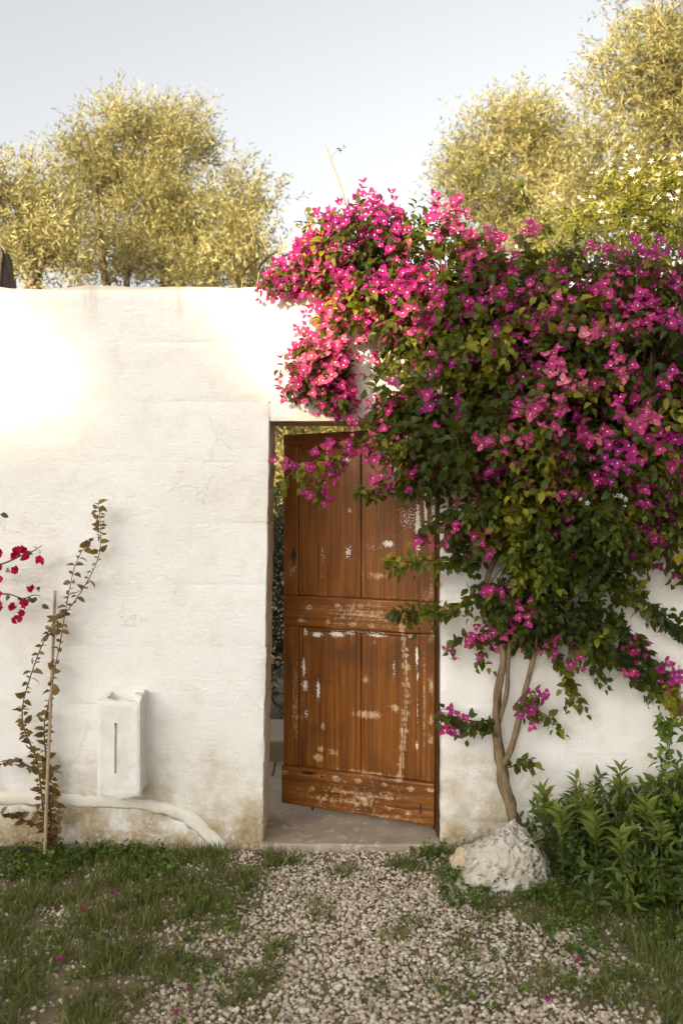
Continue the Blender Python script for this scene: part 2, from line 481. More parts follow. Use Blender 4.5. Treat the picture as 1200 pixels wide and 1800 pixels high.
def block(x0, x1, z0, z1, el='', er='', name='stone_block', top=False, soffit=False):
    """x0, x1 may be functions of z (a jamb)"""
    f0 = x0 if callable(x0) else (lambda z: x0)
    f1 = x1 if callable(x1) else (lambda z: x1)
    w = f1((z0 + z1) / 2) - f0((z0 + z1) / 2)
    e = .007
    nx = max(2, int(w / .05)); nzc = max(2, int((z1 - z0) / .045))
    us = [0, e / w] + list(np.linspace(e / w, 1 - e / w, nx + 1))[1:-1] + [1 - e / w, 1]
    h = z1 - z0
    vsn = [0, e / h] + list(np.linspace(e / h, 1 - e / h, nzc + 1))[1:-1] + [1 - e / h, 1]
    g = .0001
    V = []; n_u = len(us); n_v = len(vsn)
    for back in (0, 1):
        for j, v in enumerate(vsn):
            z = z0 + g + (h - 2 * g) * v
            if top: z += v * (.012 * mnoise.noise(Vector((f0(z) + w * .5, 0, 1))) )
            for i, u in enumerate(us):
                a, b = f0(z) + g, f1(z) - g
                x = a + (b - a) * u
                zz = z
                if top and v > .5: zz = z + .014 * mnoise.noise(Vector((x * 3, 7, 0))) * v + .006 * mnoise.noise(Vector((x * 14, 7, 0))) * v
                y = surf(x, zz)
                dep = 0
                if j in (0, n_v - 1):
                    m = max(0, mnoise.noise(Vector((x * 2.3, z0 if j == 0 else z1, 9))) + .35)
                    dep = max(dep, .0020 * m)
                    if (top and j) or (soffit and not j): dep = .004
                if i in (0, n_u - 1):
                    m = max(0, mnoise.noise(Vector((x * 3, 3, z * 2.5))) + .05)
                    dep = max(dep, .0010 * m)
                    if (i == 0 and el == 'jamb') or (i and er == 'jamb'):
                        dep = .004 + .016 * max(0, mnoise.noise(Vector((x, 1, z * 14)))) + (.014 if j in (0, n_v - 1) else 0)
                        x += (-1 if i == 0 else 1) * -(.013 * max(0, mnoise.noise(Vector((8, x, z * 17)))) + (.006 if j in (0, n_v - 1) else 0)) 
                if back: y = WT
                else: y += dep
                V.append((x, y, zz))
    F, mi = [], []
    N = n_u * n_v
    idx = lambda b, j, i: b * N + j * n_u + i
    for j in range(n_v - 1):
        for i in range(n_u - 1):
            F.append((idx(0, j, i), idx(0, j, i + 1), idx(0, j + 1, i + 1), idx(0, j + 1, i))); mi.append(0)
            F.append((idx(1, j, i + 1), idx(1, j, i), idx(1, j + 1, i), idx(1, j + 1, i + 1))); mi.append(0)
    for i in range(n_u - 1):
        F.append((idx(1, 0, i), idx(1, 0, i + 1), idx(0, 0, i + 1), idx(0, 0, i))); mi.append(1 if soffit else 0)
        F.append((idx(0, n_v - 1, i), idx(0, n_v - 1, i + 1), idx(1, n_v - 1, i + 1), idx(1, n_v - 1, i))); mi.append(0)
    for j in range(n_v - 1):
        F.append((idx(1, j, 0), idx(0, j, 0), idx(0, j + 1, 0), idx(1, j + 1, 0))); mi.append(1 if el == 'jamb' else 0)
        F.append((idx(0, j, n_u - 1), idx(1, j, n_u - 1), idx(1, j + 1, n_u - 1), idx(0, j + 1, n_u - 1))); mi.append(1 if er == 'jamb' else 0)
    me = mesh_np(name, V, np.array(F), [M['lime'], M['tufa']], mi, smooth=True); me.set_sharp_from_angle(angle=.7)
    return link(name, me, garden_wall)

def build_wall():
    cz = [-.16, .125, .406, .70, .983, 1.283, 1.583, 1.883, 2.178, 2.467, TOP]
    for r in range(len(cz) - 1):
        z0, z1 = cz[r], cz[r + 1]
        def run(a, b, el='', er=''):
            af = a(0.5 * (z0 + z1)) if callable(a) else a
            bf = b(0.5 * (z0 + z1)) if callable(b) else b
            n = max(1, round((bf - af) / random.uniform(.52, .68)))
            cuts = [af + (bf - af) * (i + (random.uniform(-.22, .22) if 0 < i < n else 0)) / n for i in range(n + 1)]
            for i in range(n):
                block(a if i == 0 else cuts[i], b if i == n - 1 else cuts[i + 1], z0, z1,
                      el if i == 0 else '', er if i == n - 1 else '', top=(r == len(cz) - 2))
        if z1 <= 2.0:
            run(-4.2, JL, er='jamb'); run(JR, 4.2, el='jamb')
        elif r == 7:      # the course that the lintel cuts into
            run(-4.2, JL, er='jamb'); run(JR, 4.2, el='jamb')
        elif r == 8:
            run(-4.2, -0.72); run(.80, 4.2)
            block(-0.72, .80, z0, z1, name='lintel_block')
        else:
            run(-4.2, 4.2)
    # underside piece of the lintel that closes the doorway
    block(lambda z: JL(z) + .0006, lambda z: JR(z) - .0006, LINT, 2.178, name='lintel', soffit=True)
# course 7 spans 1.883 .. 2.178
build_wall()

# plaster-covered conduit running along the foot of the wall
def conduit():
    P = [W(-60, 1404), W(60, 1404), W(150, 1408), W(235, 1412), W(300, 1424), W(340, 1442), W(368, 1470), W(398, 1500)]
    V, F, T = tube_np(P, [.028, .03, .03, .026, .032, .038, .034, .034], 12, 8, .6)
    V[:, 1] = V[:, 1] * .30 - .001
    o = link('plastered_conduit', mesh_np('plastered_conduit', V, [F, T], M['plaster'], smooth=True))
    tag(o, 'lime-plastered conduit ridge running along the wall foot and slanting to the ground', 'conduit')
conduit()

# hollow white stone block with a slit fixed to the wall
def wall_box():
    root = empty('stone_wall_box', (-1.12, 0, .30), 'hollow white stone box with a vertical slit, fixed low on the wall', 'stone box')
    y0, y1 = -.15, .012
    x0, x1 = -1.155, -.952
    z0, z1 = .29, .745
    def rough(name, a, b, c, d, e, f, cuts=5):
        me = box_mesh(name, a, b, c, d, e, f, M['whitestone'], .006, 0, cuts)
        for v in me.vertices:
            p = v.co.copy()
            k = .006 * nz(p, 12, 2) + .004 * nz(p, 35, 4)
            low = max(0, 1 - (p.z - z0) / .035); hi = max(0, 1 - (z1 - p.z) / .035)
            v.co += Vector((k * .6, k, (low * .022 * nz(p, 22, 6)) + hi * .012 * nz(p, 15, 8)))
        return link(name, me, root)
    sl, sr = -1.072, -1.060     # the slit
    us = np.concatenate([np.linspace(x0, sl - .001, 9), np.linspace(sl, sr, 4), np.linspace(sr + .001, x1, 12)])
    zs = np.concatenate([np.linspace(z0, z0 + .114, 9), np.linspace(z0 + .117, z1 - .103, 16), np.linspace(z1 - .10, z1, 8)])
    V = []
    for z in zs:
        for x in us:
            p = Vector((x, y0, z)); edge = x in (us[0], us[-1]) or z in (zs[0], zs[-1])
            low = max(0, 1 - (z - z0) / .03); hi = max(0, 1 - (z1 - z) / .03)
            yy = y0 + .006 * nz(p, 12, 2) + .004 * nz(p, 35, 4) + (.007 if edge else 0)
            if sl - .0005 < x < sr + .0005 and z0 + .116 < z < z1 - .102: yy += .022
            V.append((x + .002 * nz(p, 20, 3), yy, z + low * .026 * nz(p, 24, 6) + hi * .012 * nz(p, 18, 8)))
    nu, nv = len(us), len(zs); I = np.arange(nu * nv).reshape(nv, nu)
    F = np.stack([I[:-1, :-1], I[:-1, 1:], I[1:, 1:], I[1:, :-1]], -1).reshape(-1, 4)
    bd = np.concatenate([I[0, :], I[1:, -1], I[-1, -2::-1], I[-2:0:-1, 0]])
    V = np.array(V); Vb = V[bd].copy(); Vb[:, 1] = y0 + .0415; bi = np.arange(len(bd)) + len(V)
    side = np.stack([bd, bi, np.roll(bi, -1), np.roll(bd, -1)], -1)
    fm_ = mesh_np('front_panel', np.concatenate([V, Vb]), np.concatenate([F, side]), M['whitestone'], smooth=True); fm_.set_sharp_from_angle(angle=.8)
    link('front_panel', fm_, root)
    rough('side_panel', x1 - .035, x1 + .002, y0 + .042, -.056, z0 + .012, z1 + .022)
    rough('side_panel', x1 - .045, x1 - .008, -.056, -.044, z0 + .02, z1 + .018, 3)
    rough('side_panel', x1 - .035, x1 + .003, -.044, y1, z0 + .015, z1 + .030)
    rough('side_panel', x0 + .002, x0 + .036, y0 + .042, y1, z0 + .01, z1 + .01)
    rough('back_panel', x0 + .036, x1 - .036, -.028, y1, z0 + .01, z1 - .02)
    rough('bottom_panel', x0 + .036, x1 - .046, y0 + .043, -.029, z0 + .02, z0 + .05, 3)
wall_box()

# ------------------------------------------------------------------ threshold, paving, step
def slabs():
    me = box_mesh('threshold_slab', -.40, .485, -.035, .485, -.12, .03, M['slab'], .012, .006, 6)
    tag(link('threshold_slab', me), 'worn grey-tan limestone threshold slab in the doorway', 'threshold')
    pav = empty('inner_paving', (0, 1, 0), 'pale stone paving slabs just inside the doorway', 'paving')
    for (a, b, c, d) in ((-1.3, -.16, .495, 1.135), (-.152, .75, .495, 1.135), (-1.3, -.42, 1.143, 1.7), (-.412, .75, 1.143, 1.7),
                         (.758, 1.6, .495, 1.7)):
        link('paving_slab', box_mesh('paving_slab', a, b, c, d, -.08, .026 + random.uniform(-.003, .003), M['paving'], .008, .003, 3), pav)
    st = box_mesh('stone_step', -1.3, .9, 1.45, 2.05, .0, .155, M['paving'], .012, .008, 5)
    tag(link('stone_step', st), 'low dark stone step behind the paving inside the garden', 'step')
slabs()

# ------------------------------------------------------------------ the door
def door():
    hx, hy = .467, .125
    lx, ly = -.310, .465
    Wd = math.hypot(hx - lx, hy - ly)
    root = empty('wooden_door', (hx, hy, .076), 'weathered orange-brown panelled wooden door standing ajar with flaking white paint', 'door')
    ang = math.atan2(ly - hy, lx - hx)
    # local x runs from the free edge (0) to the hinge (Wd); local y points into the garden
    ex = Vector((hx - lx, hy - ly, 0)).normalized(); ey = Vector((-ex.y, ex.x, 0))
    O = Vector((lx, ly, .076))
    def px_to_local(px, py):
        # where the sight line through a photograph pixel meets the door's face
        d = Vector(((px - 600) / (PXM * DIST), 1, (860 - py) / (PXM * DIST)))
        c = Vector((0, -DIST, EYE)); t = (O - c).dot(ey) / d.dot(ey)
        q = c + d * t - O
        return q.dot(ex), q.z
    H = 1.965
    # worn patches, (px, py, rx, ry, strength)
    wear = []
    for (a, b) in ((545, 1067), (593, 1063), (634, 1066), (530, 1089), (575, 1093), (620, 1097), (654, 1100), (706, 1100), (762, 1107),
                   (593, 1367), (630, 1372), (676, 1378), (722, 1385), (758, 1387), (605, 1392), (687, 1403), (718, 1430), (503, 1357), (641, 1403), (550, 1385)):
        wear.append((a, b, 8, 6, .75))
    wear += [(643, 1257, 26, 8, .9), (692, 1245, 8, 7, .8), (641, 1195, 7, 8, .8), (565, 1278, 6, 8, .7), (557, 1333, 12, 7, .9),
             (583, 1323, 12, 7, .7), (562, 1318, 8, 6, .8), (663, 1013, 18, 8, .7), (612, 897, 6, 5, .7), (655, 1130, 8, 6, .6),
             (757, 1205, 5, 22, .7), (759, 1120, 10, 14, .6), (757, 1300, 6, 14, .7), (758, 1265, 5, 10, .7), (750, 1050, 16, 30, .5), (515, 1000, 10, 40, .35),
             (520, 1230, 12, 110, .46), (508, 1120, 8, 30, .4), (630, 1079, 140, 32, .44), (640, 1400, 140, 48, .42), (690, 1425, 90, 28, .42),
             (700, 1052, 60, 4, .5), (630, 1358, 110, 5, .55), (745, 1250, 3, 120, .5), (600, 1110, 90, 3, .4)]
    for i in range(26):
        t = i / 25; wear.append((704 + 8 * math.sin(t * 3.2 + .3), 1112 + 255 * t, 6 + 2.5 * math.sin(i * 2.3), 8, .8))
    fleck = [(555, 1116, 12, 6, 1), (590, 1115, 18, 7, 1), (612, 1113, 14, 5, .9), (660, 1117, 26, 6, .85), (535, 1112, 6, 12, .8), (720, 1119, 8, 4, .9),
             (532, 1175, 4, 22, .95), (534, 1205, 7, 14, .9), (536, 1255, 4, 12, .8), (557, 1215, 5, 28, .85), (731, 1155, 4, 26, 1), (733, 1190, 4, 12, .9),
             (732, 1250, 3, 40, .7), (731, 1310, 4, 12, .9), (690, 1175, 4, 30, .7), (610, 970, 8, 20, .75), (680, 956, 14, 8, .95), (655, 962, 30, 10, .55),
             (715, 910, 34, 40, .62), (733, 930, 8, 60, 1), (748, 880, 4, 60, 1.1), (762, 890, 7, 60, .85), (600, 808, 20, 6, .9), (668, 806, 26, 8, 1.25),
             (690, 830, 30, 30, .6), (565, 975, 5, 30, .6), (563, 1010, 5, 20, .55), (690, 1000, 40, 20, .5), (590, 860, 30, 20, .35), (580, 960, 60, 90, .36), (690, 940, 60, 90, .40), (590, 1200, 70, 110, .34), (690, 1200, 60, 110, .36), (757, 960, 12, 120, .5), (640, 1112, 110, 10, .55)]
    dark = [(543, 1358, 14, 3, 1), (632, 930, 0.1, .1, 0), (718, 1421, 30, 1.3, .8), (740, 1422, 1.6, 12, 1), (741, 1421, 26, 1.2, .9), (653, 1087, 2.5, 2.5, .7), (567, 1364, 4, 2, .8)]
    for i in range(40):
        t = i / 39; dark.append((708 + 4 * math.sin(t * 5), 1150 + 215 * t, 1.0, 7, .75 if i > 5 else .4))
    def conv(L):
        out = []
        for (a, b, rx, ry, s) in L:
            u, v = px_to_local(a, b); u2, _ = px_to_local(a + rx, b); _, v2 = px_to_local(a, b + ry)
            out.append((u, v, abs(u2 - u) + 1e-4, abs(v2 - v) + 1e-4, s))
        return out
    wear, fleck, dark = conv(wear), conv(fleck), conv(dark)
    def attrs(U, Z):
        A = {}
        for nm, L in (('wear', wear), ('fleck', fleck), ('dark', dark)):
            a = np.zeros_like(U)
            for (u, v, ru, rv, s) in L:
                a = np.maximum(a, s * np.exp(-(((U - u) / ru) ** 2 + ((Z - v) / rv) ** 2) * .8))
            A[nm] = a
        return A
    Mx = Matrix.Translation(O) @ Matrix(((ex.x, ey.x, 0, 0), (ex.y, ey.y, 0, 0), (0, 0, 1, 0), (0, 0, 0, 1)))
    def board(name, u0, u1, z0, z1, yf, yb, mat, z1b=None, z0b=None, res=.005, parent=root):
        """upright board; z0b / z1b are the heights at its far (hinge) end"""
        z1b = z1 if z1b is None else z1b; z0b = z0 if z0b is None else z0b
        nu = max(2, int((u1 - u0) / res)); nv = max(2, int((z1 - z0) / res))
        e = .003
        uu = np.concatenate([[u0, u0 + e], np.linspace(u0 + e, u1 - e, nu)[1:-1], [u1 - e, u1]])
        tt = np.linspace(0, 1, nv); 
        U, T = np.meshgrid(uu, tt)
        fr = (U - u0) / (u1 - u0)
        Z = (z0 * (1 - fr) + z0b * fr) * (1 - T) + (z1 * (1 - fr) + z1b * fr) * T
        Y = np.full_like(U, yf)
        Y[:, 0] += .003; Y[:, -1] += .003; Y[0] += .003; Y[-1] += .003
        n = U.size; w = U.shape[1]; h = U.shape[0]
        V = np.stack([U.ravel(), Y.ravel(), Z.ravel()], -1)
        A = attrs(U.ravel(), Z.ravel())
        I = np.arange(n).reshape(h, w)
        F = np.stack([I[:-1, :-1], I[:-1, 1:], I[1:, 1:], I[1:, :-1]], -1).reshape(-1, 4)
        bd = np.concatenate([I[0, :], I[1:, -1], I[-1, -2::-1], I[-2:0:-1, 0]])
        Vb = V[bd].copy(); Vb[:, 1] = yb
        m = len(bd); bi = np.arange(m) + n
        side = np.stack([bd, bi, np.roll(bi, -1), np.roll(bd, -1)], -1)
        V = np.concatenate([V, Vb]); A = {k_: np.concatenate([a, a[bd] * .5]) for k_, a in A.items()}
        c4 = [n, n + w - 1, n + w - 1 + h - 1, n + 2 * (w - 1) + h - 1]
        me = mesh_np(name, V, [np.concatenate([F, side]), np.array([c4])], mat, attrs=A)
        return link(name, me, parent, Mx)
    def lz(py): return px_to_local(640, py)[1]
    sw = .088        # stile width
    cu = px_to_local(632, 950)[0]
    rt = Wd - .082
    zt = H - .11
    zm1, zm0 = px_to_local(640, 1053)[1], px_to_local(640, 1108)[1]
    zb1 = px_to_local(640, 1362)[1]
    V_, H_ = M['wood_v'], M['wood_h']
    board('stile', 0, sw, zm1 + .002, zt + .05, .0, .038, V_)
    board('stile', 0, sw, zb1 + .002, zm0 - .002, .0, .038, V_)
    board('stile', rt, Wd, zm1 + .002, zt + .03, .0, .038, V_)
    board('stile', rt, Wd, zb1 + .002, zm0 - .002, .0, .038, V_)
    board('top_rail', 0, Wd, zt + .052, H, -.003, .04, H_, H + .02, zt + .032)
    board('middle_rail', 0, Wd, zm0, zm1, -.004, .04, H_)
    board('bottom_rail', -.006, Wd, 0.0, zb1, -.012, .04, H_, None, -.012)
    pu = [(sw + .001, cu - .0025), (cu + .0025, rt - .001)]
    for a, b in pu:
        board('panel_board', a, b, zm1 + .001, zt + .055, .016, .032, V_)
        board('panel_board', a, b, zb1 + .001, zm0 - .001, .016, .032, V_)
    for (za, zb) in ((zm1 + .003, zt + .03), (zb1 + .003, zm0 - .003)):      # beads round the panels
        board('moulding', sw + .0015, sw + .017, za, zb, .006, .015, V_)
        board('moulding', rt - .017, rt - .0015, za, zb, .006, .015, V_)
        board('moulding', sw + .018, rt - .018, zb - .016, zb, .0065, .015, H_)
    board('panel_back', sw - .02, rt + .02, zb1 - .03, zt + .06, .033, .037, M['frame'], res=.05)
    # nails
    nm = bpy.data.meshes.new('nail'); bm = bmesh.new()
    bmesh.ops.create_cone(bm, cap_ends=True, segments=8, radius1=.0038, radius2=.003, depth=.004)
    bm.to_mesh(nm); bm.free(); nm.materials.append(M['iron'])
    for (a, b) in ((545, 1067), (593, 1063), (634, 1066), (530, 1089), (575, 1093), (620, 1097), (654, 1100), (706, 1100), (762, 1107), (593, 1367), (630, 1372),
                   (676, 1378), (722, 1385), (758, 1387), (605, 1392), (687, 1403), (701, 1436), (753, 1440), (503, 1357), (757, 1300), (749, 1120), (760, 1120), (746, 1373), (757, 1373)):
        u, v = px_to_local(a, b)
        link('nail', nm, root, Mx @ Matrix.Translation((u, -.004 if v > zb1 else -.0125, v)) @ Matrix.Rotation(R(90), 4, 'X'))
    # iron lock plate with a hanging pull
    u, v = px_to_local(516, 975)
    bm = bmesh.new()
    pts = [(-.014, 0), (0, .034), (.016, .006), (.012, -.022), (0, -.03), (-.012, -.02)]
    f = bm.faces.new([bm.verts.new((a, -.004, b)) for a, b in pts])
    r_ = bmesh.ops.extrude_face_region(bm, geom=[f]); bmesh.ops.translate(bm, vec=(0, .006, 0), verts=[g for g in r_['geom'] if isinstance(g, bmesh.types.BMVert)])
    bmesh.ops.recalc_face_normals(bm, faces=bm.faces)
    me = bpy.data.meshes.new('lock_plate'); bm.to_mesh(me); bm.free(); me.materials.append(M['iron'])
    lp = link('lock_plate', me, root, Mx @ Matrix.Translation((u, 0, v)))
    Vt, Ft, Tt = tube_np([(0, -.005, .012), (.002, -.022, .004), (.004, -.02, -.02), (.01, -.015, -.05), (.013, -.012, -.062)], [.004, .005, .005, .004, .003], 8)
    link('pull', mesh_np('pull', Vt, [Ft, Tt], M['iron'], smooth=True), lp, Mx @ Matrix.Translation((u, 0, v)))
    # hinge-side frame
    fr = empty('door_frame', (.475, .1, .03), 'thin dark wooden door frame on the hinge side of the doorway', 'door frame')
    link('post', box_mesh('post', .4715, .4775, .06, .20, .03, LINT - .004, M['frame'], .001), fr)
    link('stop', box_mesh('stop', .462, .471, .172, .20, .03, LINT - .005, M['frame'], .001), fr)
door()

# ------------------------------------------------------------------ templates for leaves and blossoms
def leaf_tpl(width, fold=.25, droop=.25, base=.0, tipw=.42, twist=0.0):
    t = [base, .33, .68, 1.0]
    z = [0, .02, -droop * .35, -droop]
    V = [(t[i], 0, z[i]) for i in range(4)]
    w1, w2 = width * .5, width * tipw
    V += [(t[1], w1, z[1] + fold * w1), (t[2], w2, z[2] + fold * w2 + twist), (t[1], -w1, z[1] + fold * w1), (t[2], -w2, z[2] + fold * w2 - twist)]
    F = [(0, 1, 4), (0, 6, 1), (4, 1, 2), (4, 2, 5), (1, 6, 7), (1, 7, 2), (5, 2, 3), (2, 7, 3)]
    return Tpl(V, F)
BLEAF = [leaf_tpl(.62, .35, .3), leaf_tpl(.55, .5, .12, 0, .4, .03), leaf_tpl(.66, .2, .45, 0, .4, -.04)]
OLEAF = [Tpl([(0, 0, 0), (.5, .11, .03), (1, 0, -.06), (.5, -.11, .03)], [(0, 2, 1), (0, 3, 2)]),
         Tpl([(0, 0, 0), (.45, .13, -.02), (1, 0, .05), (.5, -.10, .04)], [(0, 2, 1), (0, 3, 2)])]
LLEAF = [leaf_tpl(.30, .4, .18, 0, .4), leaf_tpl(.27, .3, .35, 0, .42, .02), leaf_tpl(.34, .5, .05, 0, .38)]
RLEAF = [leaf_tpl(.85, .2, .15, 0, .45), leaf_tpl(.95, .3, .3, .0, .5, .04)]
GLEAF = [Tpl([(0, .035, 0), (0, -.035, 0), (.55, .028, .02), (.55, -.028, .02), (1, 0, -.10)], [(0, 1, 3), (0, 3, 2), (2, 3, 4)]),
         Tpl([(0, .03, 0), (0, -.03, 0), (.5, .026, -.03), (.5, -.026, -.03), (1, 0, -.28)], [(0, 1, 3), (0, 3, 2), (2, 3, 4)])]

def flower_tpl(open_, seed, wide=.76, tipw=.36):
    r = random.Random(seed)
    V, F, mi = [], [], []
    for k_ in range(3):
        b = leaf_tpl(wide, .30, -.10 + r.uniform(-.1, .1), 0, tipw, r.uniform(-.05, .05))
        a = 2 * math.pi * k_ / 3 + r.uniform(-.25, .25); tl = open_ + r.uniform(-.2, .2)
        Rm = Matrix.Rotation(a, 3, 'Z') @ Matrix.Rotation(-tl, 3, 'Y')
        o = len(V)
        for v in b.V: V.append(tuple(Rm @ Vector((v[0] + .06, v[1], v[2]))))
        for f in b.F: F.append(tuple(int(i) + o for i in f)); mi.append(0)
    # the small cream floret in the middle: tube and open mouth
    o = len(V)
    V += [(0, 0, .0)] + [(.05 * math.cos(i * 1.571), .05 * math.sin(i * 1.571), .30) for i in range(4)] + \
         [(.13 * math.cos(i * 1.571 + .4), .13 * math.sin(i * 1.571 + .4), .36) for i in range(4)]
    for i in range(4):
        j = (i + 1) % 4
        F.append((o, o + 1 + j, o + 1 + i)); mi.append(0)
        F.append((o + 1 + i, o + 1 + j, o + 5 + j)); mi.append(1); F.append((o + 1 + i, o + 5 + j, o + 5 + i)); mi.append(1)
    # local x of the template is the flower's axis
    V = [(v[2], v[0], v[1]) for v in V]
    return Tpl(V, F, mi)
FLOWER_W = [flower_tpl(.7, 5, 1.0, .5), flower_tpl(1.0, 6, 1.05, .5), flower_tpl(1.15, 7, .95, .5)]
FLOWER = [flower_tpl(.6, 1), flower_tpl(.85, 2), flower_tpl(.35, 3)]
STAR = None
def star_tpl():
    V, F = [(0, 0, 0)], []
    for k_ in range(5):
        a = 2 * math.pi * k_ / 5
        o = len(V)
        for rr, da in ((.55, -.28), (1.0, .12), (.5, .30)):
            V.append((.08 + .1 * rr, rr * math.cos(a + da), rr * math.sin(a + da)))
        F += [(0, o, o + 1), (0, o + 1, o + 2)]
    return Tpl(V, F)
STAR = [star_tpl()]

def rand_dirs(n):
    return norm(rng.normal(size=(n, 3)))

def sprigs(O, D, L, k, size, spread=.9, up=.5, bias=None, jit=.45, droop=.15, start=.1):
    """leaves set alternately along n shoots. returns P, D, N, S"""
    n = len(O)
    t = np.linspace(start, 1, k)[None, :] + rng.normal(0, .03, (n, k))
    D = norm(D)
    ref = np.where(np.abs(D[:, 2:3]) > .9, np.array([[1., 0, 0]]), np.array([[0, 0, 1.]]))
    A = norm(np.cross(D, ref)); B = np.cross(D, A)
    ph = rng.random((n, 1)) * 6.28 + np.arange(k)[None, :] * 2.4
    rad = A[:, None] * np.cos(ph)[..., None] + B[:, None] * np.sin(ph)[..., None]
    bend = (t ** 2)[..., None] * np.array([0, 0, -droop]) * L[:, None, None]
    P = O[:, None] + D[:, None] * (t * L[:, None])[..., None] + bend
    ld = D[:, None] * (1 - .3 * spread) + rad * spread + rng.normal(0, jit * .5, (n, k, 3)) + np.array([0, 0, -.25 * droop * 2])
    nn = np.array([0, 0, 1.]) * up + rng.normal(0, jit, (n, k, 3)) + (0 if bias is None else np.asarray(bias))
    S = size * (.65 + .55 * rng.random((n, k))) * (1 - .25 * t)
    f = lambda a: a.reshape(-1, 3)
    return f(P), norm(f(ld)), norm(f(nn)), S.ravel()

def in_ellipsoids(blobs, per_m2):
    """shoot origins and outward directions spread through the outer part of each lobe"""
    Os, Ds, ids = [], [], []
    for i, (c, r) in enumerate(blobs):
        r = np.array(r); area = 4 * math.pi * ((r[0] * r[1]) ** 1.6 / 3 + (r[0] * r[2]) ** 1.6 / 3 + (r[1] * r[2]) ** 1.6 / 3) ** (1 / 1.6)
        n = max(3, int(area * per_m2))
        u = rand_dirs(n); q = (rng.random((n, 1)) ** .45) * .95
        Os.append(np.array(c) + u * q * r); Ds.append(norm(u / r)); ids.append(np.full(n, i))
    return np.concatenate(Os), np.concatenate(Ds), np.concatenate(ids)

# ------------------------------------------------------------------ trees behind the wall
def olive(label, base, lobes, per=135, k=12, leaf=.082, group='olive trees behind the wall', name='olive_tree', mat='olive', trunk=.11, openness=.0):
    """lobes: (centre, radii)"""
    bx, by = base
    root = empty(name, (bx, by, -.012), label, 'tree', group)
    zc = min(c[2] - r[2] for c, r in lobes)
    fork = Vector((bx + .05, by, max(.7, zc * .75)))
    tube('trunk', [(bx, by, -.1), (bx + .06, by + .03, fork.z * .5), fork], [trunk * 1.35, trunk, trunk * .85], M['obark'], root, 9, 5, .5)
    for c, r in lobes:
        c = Vector(c)
        m = fork.lerp(c, .5) + Vector((random.uniform(-.15, .15), random.uniform(-.15, .15), .1))
        tube('limb', [fork - Vector((0, 0, .1)), m, c, c + Vector((random.uniform(-.3, .3) * r[0], 0, r[2] * .75))], [trunk * .6, trunk * .4, trunk * .25, .008], M['obark'], root, 6, 4, .3)
    # sub-lobes make the outline uneven
    sub = []
    for c, r in lobes:
        c = np.array(c, float); r = np.array(r, float)
        m = int(20 + 34 * r[0] * r[2])
        for i in range(m):
            u = rand_dirs(1)[0]; q = rng.uniform(.3, 1.08)
            s = rng.uniform(.15, .36) * min(r.min(), .9)
            sub.append((c + u * q * r, (s * 1.1, s, s * rng.uniform(.9, 1.4))))
    O, D, ids = in_ellipsoids(sub, per)
    up = np.array([0, 0, .8])
    P, Dl, N, S = sprigs(O, norm(D + up + rng.normal(0, .35, D.shape)), rng.uniform(.16, .42, len(O)), k, leaf, .75, .5, None, .6, .1)
    tone = rng.random(len(sub))[ids]
    var = np.clip(np.repeat(tone, k) * .62 + rng.random(len(P)) * .5 - .04, 0, 1)
    ok = ~((P[:, 1] < .55) & (P[:, 2] < TOP + .02) & (P[:, 1] > -.5))
    link('crown', bake('crown', OLEAF, P[ok], Dl[ok], N[ok], S[ok], M[mat], var[ok], False), root)
    tw = []
    sel = rng.choice(len(O), min(500, len(O)), replace=False)
    return root

def lobe(px, py, y, rx, rz, ry=None):
    s = PXM * DIST / (DIST + y)
    c = W(px, py, y)
    return (tuple(c), (rx / s, ry if ry else .7 * (rx + rz) / 2 / s, rz / s))

olive('tall twin-peaked pale olive tree behind the white wall', (-2.1, 5.2),
      [lobe(165, 290, 5.0, 95, 115), lobe(300, 290, 5.2, 95, 118), lobe(230, 420, 5.0, 150, 110), lobe(340, 430, 5.3, 110, 100)])
olive('low dark olive tree beside the stone post on the wall', (-2.75, 3.6),
      [lobe(10, 390, 3.6, 90, 110), lobe(80, 450, 3.4, 80, 75), lobe(60, 400, 3.8, 60, 80)], group='olive trees behind the wall')
olive('slender pale olive sapling behind the wall where the blossom trails', (-1.0, 4.5),
      [lobe(430, 360, 4.5, 55, 85), lobe(440, 470, 4.3, 60, 70), lobe(370, 480, 4.2, 90, 60)], trunk=.06)
olive('big olive tree towering above the jasmine behind the wall', (3.3, 4.0),
      [lobe(1160, 120, 4.0, 115, 150), lobe(1130, 320, 4.0, 130, 130), lobe(1270, 220, 4.2, 130, 200), lobe(1040, 330, 4.0, 90, 110)], per=115)
olive('broad pale olive tree between the blossom and the towering olive', (1.9, 5.6),
      [lobe(880, 260, 5.6, 95, 85), lobe(960, 250, 5.6, 80, 95), lobe(850, 350, 5.4, 80, 85), lobe(960, 400, 5.4, 140, 100)])

